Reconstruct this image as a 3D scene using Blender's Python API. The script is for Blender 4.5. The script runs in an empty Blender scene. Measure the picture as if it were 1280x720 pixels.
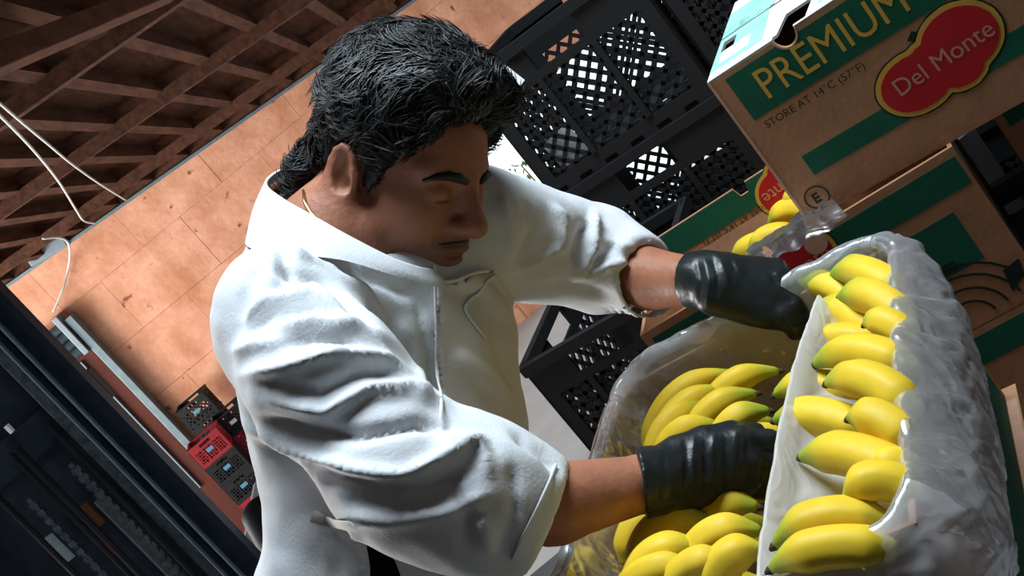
import bpy, bmesh, math, random
import numpy as np
from mathutils import Vector, Matrix, noise
from mathutils.bvhtree import BVHTree

random.seed(7); RNG = np.random.default_rng(7)
C = bpy.context.scene.collection

# ------------------------------------------------------------------ camera
RHO, PIT, FPX = math.radians(39.4), math.radians(13.7), 1459.0
EYE = np.array([0, 0, 1.68])
_R = np.array([1, 0, 0.]); _U = np.array([0, math.sin(PIT), math.cos(PIT)]); CW = np.array([0, math.cos(PIT), -math.sin(PIT)])
CR = math.cos(RHO)*_R - math.sin(RHO)*_U
CU = math.sin(RHO)*_R + math.cos(RHO)*_U
cam_d = bpy.data.cameras.new('camera'); cam = bpy.data.objects.new('camera', cam_d); C.objects.link(cam)
cam_d.sensor_width = 36; cam_d.lens = FPX*36/1280; cam_d.clip_start = .02; cam_d.clip_end = 200
_m = Matrix((list(CR)+[0], list(CU)+[0], list(-CW)+[0], [0, 0, 0, 1])).transposed()
cam.matrix_world = Matrix.Translation(Vector(EYE)) @ _m
bpy.context.scene.camera = cam

# ------------------------------------------------------------------ world, lights, exposure
sc = bpy.context.scene
sc.view_settings.view_transform = 'Standard'; sc.view_settings.look = 'None'
sc.view_settings.gamma = 1; sc.view_settings.use_curve_mapping = False
sc.view_settings.exposure = 0.0
w = bpy.data.worlds.new('world'); sc.world = w; w.use_nodes = True
w.node_tree.nodes['Background'].inputs[0].default_value = (.86, .94, 1, 1)
w.node_tree.nodes['Background'].inputs[1].default_value = 3.0

def area(name, loc, target, size, size_y, power, col):
    l = bpy.data.lights.new(name, 'AREA'); l.shape = 'RECTANGLE'; l.size = size; l.size_y = size_y; l.energy = power; l.color = col
    o = bpy.data.objects.new(name, l); C.objects.link(o); o.location = loc
    o.rotation_euler = (Vector(target)-Vector(loc)).to_track_quat('-Z', 'Y').to_euler(); return o
# daylight enters by the roof opening over the dock and by the open yard side; the gate is lit by the sky itself
area('skylight_offscreen', (.50, 1.50, 3.42), (.50, 1.50, 0), 1.3, .9, 112, (.78, .91, 1))
area('yard_open_side_offscreen', (-8.9, 7.2, .6), (0, 7.6, .6), 5.5, 3.2, 1150, (1, .95, .90))

# ------------------------------------------------------------------ helpers
def ray(px, py): return CW + CR*(px-640)/FPX + CU*(360-py)/FPX
def P(px, py, d): return EYE + ray(px, py)*d
def PZ(px, py, z):
    v = ray(px, py); return EYE + v*(z-EYE[2])/v[2]
def PY(px, py, y):
    v = ray(px, py); return EYE + v*(y/v[1])
def project(X):
    X = np.asarray(X, float)-EYE; z = X@CW
    return np.stack([640+FPX*(X@CR)/z, 360-FPX*(X@CU)/z, z], -1)
def V(a): return Vector([float(x) for x in a])
def unit(a): a = np.asarray(a, float); return a/np.linalg.norm(a)
def camvec(x, y, z): return CR*x + CU*y - CW*z     # z towards the camera

def link(name, me, mat=None, parent=None, smooth=False):
    o = bpy.data.objects.new(name, me); C.objects.link(o)
    if mat and not me.materials: me.materials.append(mat)
    if parent: o.parent = parent
    if smooth:
        me.polygons.foreach_set('use_smooth', [True]*len(me.polygons))
    return o
def mesh(name, verts, faces, mat=None, parent=None, smooth=False):
    me = bpy.data.meshes.new(name); me.from_pydata([tuple(map(float, v)) for v in verts], [], [tuple(map(int, f)) for f in faces]); me.update()
    return link(name, me, mat, parent, smooth)
def empty(name, loc=(0, 0, 0), rz=0):
    o = bpy.data.objects.new(name, None); C.objects.link(o); o.location = loc; o.rotation_euler = (0, 0, rz); o.empty_display_size = .05; return o
def tag(o, label=None, cat=None, group=None, kind=None):
    if label: o['label'] = label
    if cat: o['category'] = cat
    if group: o['group'] = group
    if kind: o['kind'] = kind
    return o
def struct(o): o['kind'] = 'structure'; return o
def copy_tree(o, parent=None):
    c = o.copy(); C.objects.link(c); c.parent = parent
    for ch in list(o.children): copy_tree(ch, c)
    return c

class MB:
    """collects shapes for ONE mesh"""
    def __init__(s): s.v = []; s.f = []
    def add(s, vs, fs):
        n = len(s.v); s.v += [tuple(map(float, x)) for x in vs]; s.f += [tuple(i+n for i in f) for f in fs]; return s
    def box(s, lo, hi, M=None):
        x0, y0, z0 = lo; x1, y1, z1 = hi
        vs = [(x0, y0, z0), (x1, y0, z0), (x1, y1, z0), (x0, y1, z0), (x0, y0, z1), (x1, y0, z1), (x1, y1, z1), (x0, y1, z1)]
        if M is not None: vs = [tuple(M @ Vector(q)) for q in vs]
        return s.add(vs, [(0, 3, 2, 1), (4, 5, 6, 7), (0, 1, 5, 4), (1, 2, 6, 5), (2, 3, 7, 6), (3, 0, 4, 7)])
    def bar(s, a, b, wd, th, side):
        """rectangular bar from a to b; wd along 'side', th across"""
        a = np.asarray(a, float); b = np.asarray(b, float); d = unit(b-a)
        sd = np.asarray(side, float); sd = unit(sd-d*(sd@d)); n = np.cross(d, sd)
        vs = [p+sd*wd/2*i+n*th/2*j for p in (a, b) for i, j in ((-1, -1), (1, -1), (1, 1), (-1, 1))]
        return s.add(vs, [(3, 2, 1, 0), (4, 5, 6, 7), (0, 1, 5, 4), (1, 2, 6, 5), (2, 3, 7, 6), (3, 0, 4, 7)])
    def tube(s, pts, rad, n=8, cap=True):
        pts = [np.asarray(p, float) for p in pts]
        if not hasattr(rad, '__len__'): rad = [rad]*len(pts)
        up = np.array([.13, .21, .97]); vs = []; fs = []
        for i, p in enumerate(pts):
            d = unit(pts[min(i+1, len(pts)-1)]-pts[max(i-1, 0)])
            x = np.cross(d, up); x = unit(x) if np.linalg.norm(x) > 1e-4 else np.array([1., 0, 0]); y = np.cross(d, x); up = np.cross(x, d)
            for k in range(n):
                t = 2*math.pi*k/n; vs.append(p+(x*math.cos(t)+y*math.sin(t))*rad[i])
        for i in range(len(pts)-1):
            for k in range(n): fs.append((i*n+k, i*n+(k+1) % n, (i+1)*n+(k+1) % n, (i+1)*n+k))
        if cap: fs += [tuple(range(n))[::-1], tuple((len(pts)-1)*n+k for k in range(n))]
        return s.add(vs, fs)
    def prism(s, poly, z0, z1):
        n = len(poly); vs = [(x, y, z0) for x, y in poly]+[(x, y, z1) for x, y in poly]
        return s.add(vs, [tuple(range(n))[::-1], tuple(range(n, 2*n))]+[(k, (k+1) % n, n+(k+1) % n, n+k) for k in range(n)])
    def build(s, name, mat, parent=None, smooth=False, bevel=0):
        o = mesh(name, s.v, s.f, mat, parent, smooth)
        if bevel:
            m = o.modifiers.new('bevel', 'BEVEL'); m.width = bevel; m.segments = 2; m.limit_method = 'ANGLE'
        return o

# ------------------------------------------------------------------ materials (all procedural)
def mat(name, col, rough=.6, metal=0, spec=.5, var=0, scale=8, bump=0, bscale=40, col2=None, detail=6, attr=None, coat=0, stretch=(1, 1, 1), sss=0):
    m = bpy.data.materials.new(name); m.use_nodes = True; nt = m.node_tree; b = nt.nodes['Principled BSDF']
    b.inputs['Roughness'].default_value = rough; b.inputs['Metallic'].default_value = metal
    b.inputs['Specular IOR Level'].default_value = spec; b.inputs['Base Color'].default_value = (*col, 1)
    if coat: b.inputs['Coat Weight'].default_value = coat; b.inputs['Coat Roughness'].default_value = .15
    if sss:
        b.inputs['Subsurface Weight'].default_value = sss; b.inputs['Subsurface Radius'].default_value = (.012, .004, .002); b.inputs['Subsurface Scale'].default_value = .5
    tc = nt.nodes.new('ShaderNodeTexCoord'); mp = nt.nodes.new('ShaderNodeMapping'); mp.inputs['Scale'].default_value = stretch
    nt.links.new(tc.outputs['Object'], mp.inputs[0])
    src = None
    if attr:
        a = nt.nodes.new('ShaderNodeAttribute'); a.attribute_name = attr; src = a.outputs['Color']
        if not var: nt.links.new(src, b.inputs['Base Color'])
    if var or col2:
        n = nt.nodes.new('ShaderNodeTexNoise'); n.inputs['Scale'].default_value = scale; n.inputs['Detail'].default_value = detail; n.inputs['Roughness'].default_value = .62
        nt.links.new(mp.outputs[0], n.inputs['Vector'])
        r = nt.nodes.new('ShaderNodeValToRGB'); r.color_ramp.elements[0].position = .32; r.color_ramp.elements[1].position = .68
        c2 = col2 or tuple(c*(1-var) for c in col)
        if src is None:
            r.color_ramp.elements[0].color = (*c2, 1); r.color_ramp.elements[1].color = (*col, 1)
            nt.links.new(n.outputs[0], r.inputs[0]); nt.links.new(r.outputs[0], b.inputs['Base Color'])
        else:
            r.color_ramp.elements[0].color = (1-var,)*3+(1,); r.color_ramp.elements[1].color = (1, 1, 1, 1)
            mx = nt.nodes.new('ShaderNodeMix'); mx.data_type = 'RGBA'; mx.blend_type = 'MULTIPLY'; mx.inputs[0].default_value = 1
            nt.links.new(n.outputs[0], r.inputs[0]); nt.links.new(src, mx.inputs[6]); nt.links.new(r.outputs[0], mx.inputs[7]); nt.links.new(mx.outputs[2], b.inputs['Base Color'])
    if bump:
        n2 = nt.nodes.new('ShaderNodeTexNoise'); n2.inputs['Scale'].default_value = bscale; n2.inputs['Detail'].default_value = 5
        nt.links.new(mp.outputs[0], n2.inputs['Vector'])
        bp = nt.nodes.new('ShaderNodeBump'); bp.inputs['Strength'].default_value = bump; bp.inputs['Distance'].default_value = .01
        nt.links.new(n2.outputs[0], bp.inputs['Height']); nt.links.new(bp.outputs[0], b.inputs['Normal'])
    return m

M = {}
M['kraft'] = mat('kraft_cardboard', (.40, .20, .105), .85, spec=.2, var=.22, scale=14, bump=.08, bscale=120)
M['kraft_edge'] = mat('kraft_cut_edge', (.52, .30, .20), .9, spec=.2, var=.2, scale=60)
M['kraft_white'] = mat('bleached_cardboard', (.72, .74, .70), .8, spec=.25, var=.10, scale=9)
M['green'] = mat('green_print', (.006, .105, .058), .7, spec=.25, var=.3, scale=10)
M['palegreen'] = mat('pale_green_print', (.30, .58, .50), .75, spec=.25, var=.3, scale=12)
M['red'] = mat('red_print', (.45, .012, .018), .7, spec=.25, var=.15, scale=12)
M['yellowprint'] = mat('mustard_print', (.55, .33, .055), .7, spec=.25)
M['darkprint'] = mat('black_green_print', (.010, .026, .018), .75, spec=.2)
M['cream'] = mat('cream_print', (.48, .24, .16), .75, spec=.2)
M['paper'] = mat('white_paper', (.78, .80, .84), .8, spec=.2, var=.08, scale=20)
M['coat'] = mat('white_cotton', (.68, .70, .73), .85, spec=.15, var=.05, scale=5, bump=.10, bscale=260)
M['apron'] = mat('ivory_apron_cloth', (.66, .645, .61), .8, spec=.15, var=.06, scale=4, bump=.10, bscale=220)
M['skin'] = mat('skin', (.36, .155, .09), .5, spec=.35, attr='Col', var=.22, scale=38, bump=.10, bscale=140, sss=.08)
M['hair'] = mat('black_grey_hair', (.012, .012, .012), .5, spec=.4, attr='Col')
M['glove'] = mat('black_nitrile', (.012, .015, .016), .36, spec=.32, bump=.10, bscale=90)
M['gold'] = mat('gold_metal', (.8, .55, .2), .3, 1)
M['dark_cloth'] = mat('black_trouser_cloth', (.010, .010, .012), .9, spec=.1)
M['shoe'] = mat('black_leather', (.012, .011, .011), .5)
M['banana'] = mat('banana_peel', (.78, .50, .03), .5, spec=.22, attr='Col', var=.16, scale=22, bump=.05, bscale=60)
M['btip'] = mat('dried_blossom_end', (.075, .045, .022), .9, spec=.1)
M['crate'] = mat('black_plastic', (.012, .012, .013), .6, spec=.2)
M['redcrate'] = mat('red_plastic', (.24, .016, .022), .55, spec=.2)
M['bluetag'] = mat('blue_plastic_tag', (.06, .20, .30), .6)
M['wall'] = mat('salmon_plaster', (.62, .275, .135), .9, spec=.15, col2=(.45, .175, .075), scale=1.3, bump=.5, bscale=7)
M['panel'] = mat('salmon_board', (.70, .355, .235), .85, spec=.15, col2=(.47, .20, .105), scale=3.4, bump=.7, bscale=16, detail=9)
M['chip'] = mat('dark_chip', (.14, .05, .03), .9, spec=.1)
M['roofwood'] = mat('dark_roof_wood', (.11, .045, .026), .9, spec=.15, var=.6, scale=3, stretch=(6, .6, 6))
M['beam'] = mat('weathered_timber', (.13, .053, .030), .85, spec=.15, var=.45, scale=4, bump=.3, bscale=18, stretch=(4, 1, 4))
M['plank'] = mat('aged_red_plank', (.13, .050, .028), .85, spec=.15, var=.4, scale=4)
M['concrete'] = mat('pale_concrete', (.60, .65, .67), .8, spec=.2, var=.16, scale=2)
M['dock'] = mat('dock_concrete', (.18, .18, .18), .9, spec=.2, var=.3, scale=3)
M['darkwall'] = mat('dark_block_wall', (.13, .12, .11), .95, spec=.1, var=.4, scale=2)
M['steel'] = mat('blue_black_steel', (.014, .020, .034), .5, 0, spec=.12, var=.5, scale=14)
M['steelworn'] = mat('worn_mast_steel', (.045, .065, .08), .55, .2, var=.9, scale=26)
M['greysteel'] = mat('grey_painted_steel', (.20, .24, .27), .5, .3, var=.2, scale=10)
M['palesteel'] = mat('pale_galvanised_steel', (.15, .20, .215), .5, .4, var=.25, scale=12)
M['blackrub'] = mat('black_vinyl', (.012, .012, .014), .55, spec=.10)
M['doorred'] = mat('oxide_red_door', (.085, .018, .010), .7, spec=.2, var=.3, scale=3)
M['dglass'] = mat('dark_window_glass', (.008, .014, .014), .12, spec=.5)
M['wire'] = mat('pale_cable', (.50, .48, .45), .7)
M['wood'] = mat('pallet_wood', (.30, .18, .09), .85, var=.4, scale=6)
M['leaf'] = mat('leaf_green', (.03, .14, .03), .6, var=.4, scale=20)
M['outside'] = mat('bright_yard_concrete', (.75, .80, .82), .85, spec=.2, var=.1, scale=1)

def film_mat(name, milk, gloss_rough, gl_amt=.7, bmp=.3, tint=(.95, .97, 1), col=(.84, .88, .93)):
    m = bpy.data.materials.new(name); m.use_nodes = True; nt = m.node_tree; nt.nodes.clear()
    out = nt.nodes.new('ShaderNodeOutputMaterial'); tr = nt.nodes.new('ShaderNodeBsdfTransparent'); tr.inputs[0].default_value = (*tint, 1)
    df = nt.nodes.new('ShaderNodeBsdfDiffuse'); df.inputs[0].default_value = (*col, 1)
    tl = nt.nodes.new('ShaderNodeBsdfTranslucent'); tl.inputs[0].default_value = (*col, 1)
    gl = nt.nodes.new('ShaderNodeBsdfGlossy'); gl.inputs['Roughness'].default_value = gloss_rough
    tc = nt.nodes.new('ShaderNodeTexCoord'); n1 = nt.nodes.new('ShaderNodeTexNoise'); n1.inputs['Scale'].default_value = 11; n1.inputs['Detail'].default_value = 2; n1.inputs['Distortion'].default_value = .8
    vo = nt.nodes.new('ShaderNodeTexVoronoi'); vo.inputs['Scale'].default_value = 5
    nt.links.new(tc.outputs['Object'], n1.inputs['Vector']); nt.links.new(n1.outputs['Color'], vo.inputs['Vector'])
    ad = nt.nodes.new('ShaderNodeMath'); ad.operation = 'ADD'; nt.links.new(n1.outputs[0], ad.inputs[0]); nt.links.new(vo.outputs[0], ad.inputs[1])
    bp = nt.nodes.new('ShaderNodeBump'); bp.inputs['Strength'].default_value = bmp; bp.inputs['Distance'].default_value = .008
    nt.links.new(ad.outputs[0], bp.inputs['Height'])
    for x in (gl, df): nt.links.new(bp.outputs[0], x.inputs['Normal'])
    m1 = nt.nodes.new('ShaderNodeMixShader'); m1.inputs[0].default_value = .45
    nt.links.new(df.outputs[0], m1.inputs[1]); nt.links.new(tl.outputs[0], m1.inputs[2])
    m2 = nt.nodes.new('ShaderNodeMixShader')                       # thin film: clear <-> milky, milkier at grazing angles
    lw = nt.nodes.new('ShaderNodeLayerWeight'); lw.inputs[0].default_value = .35
    mr = nt.nodes.new('ShaderNodeMapRange'); mr.inputs[3].default_value = milk; mr.inputs[4].default_value = min(1, milk+.35)
    nt.links.new(lw.outputs['Facing'], mr.inputs[0]); nt.links.new(mr.outputs[0], m2.inputs[0])
    nt.links.new(tr.outputs[0], m2.inputs[1]); nt.links.new(m1.outputs[0], m2.inputs[2])
    m3 = nt.nodes.new('ShaderNodeMixShader'); fr = nt.nodes.new('ShaderNodeFresnel'); fr.inputs[0].default_value = 1.5
    nt.links.new(bp.outputs[0], fr.inputs['Normal'])
    mu = nt.nodes.new('ShaderNodeMath'); mu.operation = 'MULTIPLY'; mu.inputs[1].default_value = gl_amt; mu.use_clamp = True; nt.links.new(fr.outputs[0], mu.inputs[0])
    nt.links.new(mu.outputs[0], m3.inputs[0]); nt.links.new(m2.outputs[0], m3.inputs[1]); nt.links.new(gl.outputs[0], m3.inputs[2])
    nt.links.new(m3.outputs[0], out.inputs[0]); return m
M['film'] = film_mat('clear_plastic_film', .42, .2, .6)
M['film_clear'] = film_mat('thin_clear_film', .10, .15, .8)
M['film_milky'] = film_mat('milky_plastic_film', .72, .25, .5, col=(.90, .86, .81))

# ------------------------------------------------------------------ signed-distance modelling
class SDF:
    def __init__(s, lo, hi, h):
        s.lo = np.asarray(lo, float); s.h = h; n = np.ceil((np.asarray(hi)-s.lo)/h).astype(int)+1; s.n = n
        ax = [s.lo[i]+h*np.arange(n[i]) for i in range(3)]
        s.X = np.stack(np.meshgrid(*ax, indexing='ij'), -1).astype(np.float32); s.D = np.full(n, 1., np.float32)
    def union(s, d, k=.02):
        if k <= 0: s.D = np.minimum(s.D, d); return s
        t = np.clip(.5+.5*(d-s.D)/k, 0, 1); s.D = d*(1-t)+s.D*t-k*t*(1-t); return s
    def cut(s, d, k=.01):
        t = np.clip(.5-.5*(d+s.D)/k, 0, 1); s.D = s.D*(1-t)+(-d)*t+k*t*(1-t); return s
    def cone(s, a, b, r1, r2):
        a = np.asarray(a, np.float32); ba = np.asarray(b, np.float32)-a; pa = s.X-a
        t = np.clip((pa@ba)/max(float(ba@ba), 1e-9), 0, 1); return np.linalg.norm(pa-t[..., None]*ba, axis=-1)-(r1+(r2-r1)*t)
    def ell(s, c, r, rot=None):
        p = s.X-np.asarray(c, np.float32)
        if rot is not None: p = p@np.asarray(rot, np.float32).T
        r = np.asarray(r, np.float32); k0 = np.linalg.norm(p/r, axis=-1); k1 = np.linalg.norm(p/(r*r), axis=-1)
        return k0*(k0-1)/np.maximum(k1, 1e-6)
    def chain(s, pts, rad, k=.02):
        for i in range(len(pts)-1): s.union(s.cone(pts[i], pts[i+1], rad[i], rad[i+1]), k)
        return s
    def loft(s, secs, lat, fr):
        """elliptical loft: secs = (centre, half lateral, half depth)"""
        best = None
        for (a, la, da), (b, lb, db) in zip(secs[:-1], secs[1:]):
            a = np.asarray(a, np.float32); ba = np.asarray(b, np.float32)-a; pa = s.X-a
            t = np.clip((pa@ba)/float(ba@ba), 0, 1); q = pa-t[..., None]*ba
            u = q@lat.astype(np.float32); v = q@fr.astype(np.float32); w2 = np.linalg.norm(q-u[..., None]*lat-v[..., None]*fr, axis=-1)
            rl = la+(lb-la)*t; rd = da+(db-da)*t
            d = (np.sqrt((u/rl)**2+(v/rd)**2+(w2/np.minimum(rl, rd))**2)-1)*np.minimum(rl, rd)
            best = d if best is None else np.minimum(best, d)
        return best
    def mesh(s):
        D = s.D; ins = D < 0; c = [slice(0, -1), slice(1, None)]
        cnt = np.zeros(tuple(s.n-1), np.int32)
        for i in (0, 1):
            for j in (0, 1):
                for k in (0, 1): cnt += ins[c[i], c[j], c[k]]
        act = (cnt > 0) & (cnt < 8); idx = np.full(act.shape, -1, np.int64); I = np.argwhere(act); idx[act] = np.arange(len(I))
        acc = np.zeros((len(I), 3)); num = np.zeros(len(I))
        cor = [(i, j, k) for i in (0, 1) for j in (0, 1) for k in (0, 1)]
        val = {q: D[I[:, 0]+q[0], I[:, 1]+q[1], I[:, 2]+q[2]] for q in cor}
        for q in cor:
            for ax in range(3):
                if q[ax]: continue
                q2 = list(q); q2[ax] = 1; q2 = tuple(q2); a, b = val[q], val[q2]; m = (a < 0) != (b < 0)
                t = np.where(m, a/np.where(m, a-b, 1), 0); pos = np.tile(np.array(q, float), (len(I), 1)); pos[:, ax] = t
                acc[m] += pos[m]; num[m] += 1
        v = s.lo+(I+acc/np.maximum(num, 1)[:, None])*s.h
        F = []
        for ax in range(3):
            sl0 = [slice(None)]*3; sl1 = [slice(None)]*3; sl0[ax] = slice(0, -1); sl1[ax] = slice(1, None)
            a = ins[tuple(sl0)]; b = ins[tuple(sl1)]; E = np.argwhere(a != b); o1, o2 = [(1, 2), (2, 0), (0, 1)][ax]
            ok = (E[:, o1] > 0) & (E[:, o2] > 0) & (E[:, o1] < s.n[o1]-1) & (E[:, o2] < s.n[o2]-1); E = E[ok]
            def at(d1, d2):
                q = E.copy(); q[:, o1] += d1; q[:, o2] += d2; return idx[q[:, 0], q[:, 1], q[:, 2]]
            quad = np.stack([at(-1, -1), at(0, -1), at(0, 0), at(-1, 0)], 1); fl = ~a[tuple(E.T)]
            quad[fl] = quad[fl][:, ::-1]; F.append(quad)
        return v, np.concatenate(F)
    def sample(s, v, D):
        g = np.clip((v-s.lo)/s.h, 0, s.n-1.001); i = g.astype(int); f = g-i; r = 0
        for q in [(a, b, c) for a in (0, 1) for b in (0, 1) for c in (0, 1)]:
            wt = np.prod([f[:, k] if q[k] else 1-f[:, k] for k in range(3)], 0); r = r+wt*D[i[:, 0]+q[0], i[:, 1]+q[1], i[:, 2]+q[2]]
        return r
def normals(v, F):
    a, b, c, d = (v[F[:, i]] for i in range(4)); fn = np.cross(c-a, d-b); n = np.zeros_like(v)
    for i in range(4): np.add.at(n, F[:, i], fn)
    return n/np.maximum(np.linalg.norm(n, axis=1), 1e-12)[:, None]
def smooth(v, F, it, lam=.5):
    e = np.concatenate([F[:, [0, 1]], F[:, [1, 2]], F[:, [2, 3]], F[:, [3, 0]]]); e = np.concatenate([e, e[:, ::-1]])
    deg = np.bincount(e[:, 0], minlength=len(v))[:, None]
    for _ in range(it):
        s = np.zeros_like(v); np.add.at(s, e[:, 0], v[e[:, 1]]); v = v+(s/np.maximum(deg, 1)-v)*lam
    return v
def seg_dist(p, a, b):
    a = np.asarray(a, float); b = np.asarray(b, float); d = b-a; t = np.clip(((p-a)@d)/max(d@d, 1e-9), 0, 1); return np.linalg.norm(p-a-t[:, None]*d, axis=1), t
def strokes(v, F, lst, facing=.05):
    """cloth folds: raise or sink the surface along drawn lines (camera-side surface only)"""
    n = normals(v, F); pr = project(v); view = unit_rows(EYE-v); fc = np.clip((n*view).sum(1)/.25, 0, 1)
    off = np.zeros(len(v))
    for pts, wd, amp in lst:
        best = np.full(len(v), 1e9); tt = np.zeros(len(v)); m = len(pts)-1
        for i in range(m):
            d, t = seg_dist(pr[:, :2], pts[i], pts[i+1]); u = d < best; best[u] = d[u]; tt[u] = (i+t[u])/m
        off += amp*np.exp(-(best/wd)**2)*np.clip(np.minimum(tt, 1-tt)*5+.15, 0, 1)
    return v+n*(off*fc)[:, None]
def unit_rows(a): return a/np.maximum(np.linalg.norm(a, axis=1), 1e-9)[:, None]
def nz(v, sc_, seed=0):
    o = Vector((seed*7.3, seed*3.1, seed*1.7)); return np.array([noise.noise(Vector(p)*sc_+o) for p in v])
def set_col(me, cols):
    a = me.color_attributes.new('Col', 'FLOAT_COLOR', 'POINT'); c = np.ones((len(cols), 4), np.float32); c[:, :3] = cols; a.data.foreach_set('color', c.ravel())
def inpoly(pr, poly):
    x, y = pr[:, 0], pr[:, 1]; r = np.zeros(len(x), bool); n = len(poly)
    for i in range(n):
        x1, y1 = poly[i]; x2, y2 = poly[(i+1) % n]; c = (y1 > y) != (y2 > y)
        r ^= c & (x < (x2-x1)*(y-y1)/((y2-y1) if y2 != y1 else 1e-9)+x1)
    return r

# ================================================================== THE SETTING
LOW = -1.6                      # yard floor lies below the dock the man stands on
def roof_z(x, y): return 2.058-.074*(x+3.93)+.15*(12-y)

floor = struct(MB().box((-9, 3.6, LOW-.2), (7, 12.6, LOW)).build('floor', M['concrete']))
struct(MB().box((-4.5, -1.6, LOW), (3.4, 3.6, 0)).build('floor', M['dock']))
struct(MB().box((-9, 12.6, LOW-.2), (16, 30, LOW-.01)).build('ground', M['outside']))

# back wall: salmon boards with open joints over a dark backing, gate opening at its far end
wb = MB()
OX, OZ = .52, .22
def clip_cell(x0, x1, z0, z1, y0, y1, mb, top_=-.02):
    za, zb = min(z1, roof_z(x0, 12)+top_), min(z1, roof_z(x1, 12)+top_)
    if za <= z0+.02 or zb <= z0+.02: return False
    vs = [(x0, y0, z0), (x1, y0, z0), (x1, y0, zb), (x0, y0, za), (x0, y1, z0), (x1, y1, z0), (x1, y1, zb), (x0, y1, za)]
    mb.add(vs, [(0, 1, 2, 3), (7, 6, 5, 4), (0, 4, 5, 1), (1, 5, 6, 2), (2, 6, 7, 3), (3, 7, 4, 0)]); return True
clip_cell(-9, OX, LOW, 3, 12.03, 12.25, wb, .18); clip_cell(OX, 7, OZ, 3, 12.03, 12.25, wb, .18); wb.box((5.5, 12.03, LOW), (7, 12.25, OZ))
wall = struct(wb.build('wall_back', M['wall']))
def spots(m):
    nt = m.node_tree; b = nt.nodes['Principled BSDF']; src = b.inputs['Base Color'].links[0].from_socket
    tc = nt.nodes.new('ShaderNodeTexCoord'); vo = nt.nodes.new('ShaderNodeTexNoise'); vo.inputs['Scale'].default_value = 5.5; vo.inputs['Detail'].default_value = 3
    nt.links.new(tc.outputs['Object'], vo.inputs['Vector'])
    rp = nt.nodes.new('ShaderNodeValToRGB'); rp.color_ramp.elements[0].position = .66; rp.color_ramp.elements[1].position = .71
    mx = nt.nodes.new('ShaderNodeMix'); mx.data_type = 'RGBA'; mx.inputs[7].default_value = (.20, .07, .035, 1)
    nt.links.new(vo.outputs[0], rp.inputs[0]); nt.links.new(rp.outputs[0], mx.inputs[0]); nt.links.new(src, mx.inputs[6]); nt.links.new(mx.outputs[2], b.inputs['Base Color'])
spots(M['panel'])
BW, BH = 1.02, .62
row = 0; z = LOW
while z < 2.4:
    x = -6.2-(row % 2)*.47
    while x < 5.4:
        x1 = min(x+BW, 5.4); cells = [(x, x1, z, z+BH)]
        if z+BH > OZ-.3 and z < OZ and x1 > OX: cells = [(x, min(x1, OX), z, z+BH)] if x < OX else []
        elif z < OZ and x1 > OX: cells = [(x, min(x1, OX), z, z+BH)] if x < OX else []
        for a, b_, c_, d_ in cells:
            if b_-a < .08: continue
            mb = MB(); pr_ = RNG.uniform(0, .008)
            if clip_cell(a+.0015, b_-.0015, c_+.0015, d_-.0015, 11.985-pr_, 12.035, mb): mb.build('board', M['panel'], wall)
        x += BW
    z += BH; row += 1
tr = MB(); tr.bar((-6.4, 11.93, roof_z(-6.4, 12)-.012), (3.2, 11.93, roof_z(3.2, 12)-.012), .03, .05, (0, 0, 1)); struct(MB().bar((-6.4, 11.97, roof_z(-6.4, 12)+.10), (6.5, 11.97, roof_z(6.5, 12)+.10), .2, .06, (0, 0, 1)).build('trim_2', M['roofwood'])); struct(tr.build('trim_1', M['palesteel']))

# roof: dark deck, rafters running back to the wall, one lit timber
rv = []; RX0, RX1, RY0, RY1 = -9, 7, -1.7, 12.3
# skylight opening over the dock
SX0, SX1, SY0, SY1 = -.2, 1.2, 1.0, 2.0
rb = MB()
def roof_patch(x0, x1, y0, y1):
    q = [(x0, y0), (x1, y0), (x1, y1), (x0, y1)]
    vs = [(x, y, roof_z(x, y)+.13) for x, y in q]+[(x, y, roof_z(x, y)+.22) for x, y in q]
    rb.add(vs, [(3, 2, 1, 0), (4, 5, 6, 7), (0, 1, 5, 4), (1, 2, 6, 5), (2, 3, 7, 6), (3, 0, 4, 7)])
roof_patch(RX0, SX0, RY0, RY1); roof_patch(SX1, RX1, RY0, RY1); roof_patch(SX0, SX1, RY0, SY0); roof_patch(SX0, SX1, SY1, RY1)
ceil = struct(rb.build('ceiling', M['roofwood']))
yaw = math.radians(5)
for i in range(17):
    x = -5.4+i*.42
    a = (x, 3.2, roof_z(x, 3.2)+.08); b_ = (x+math.tan(yaw)*9, 11.95, roof_z(x+math.tan(yaw)*9, 11.95)+.08)
    MB().bar(a, b_, .09, .15, (1, 0, 0)).build('rafter', M['roofwood'], ceil)
for k in range(4):
    y = 5.0+k*2.0
    MB().bar((-6.5, y, roof_z(-6.5, y)-.02), (3.5, y, roof_z(3.5, y)-.02), .16, .10, (0, 1, 0)).build('purlin', M['roofwood'], ceil)
sk = MB()
for a, b_ in (((SX0, SY0), (SX1, SY0)), ((SX1, SY0), (SX1, SY1)), ((SX1, SY1), (SX0, SY1)), ((SX0, SY1), (SX0, SY0))):
    sk.bar((*a, roof_z(*a)+.19), (*b_, roof_z(*b_)+.19), .10, .10, (0, 0, 1))
struct(sk.build('window_1', M['palesteel']))
lb = MB(); A = P(-60, 99, 4.6); B_ = P(215, -14, 6.4); lb.bar(A, B_, .10, .13, (0, 0, 1)); ob = lb.build('roof_timber', M['beam'], bevel=.008)
tag(ob, 'weathered roof timber running under the rafters', 'beam')
for i, (p0, p1) in enumerate((((-70, 62), (150, -28)), ((-70, 26), (120, -52)), ((-70, -10), (90, -76)))):
    o = MB().bar(P(*p0, 4.9), P(*p1, 6.9), .095, .03, CU).build('roof_plank', M['plank'], bevel=.004)
    tag(o, ('lowest', 'middle', 'topmost')[i]+' reddish roof plank above the weathered roof timber', 'plank')
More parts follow.
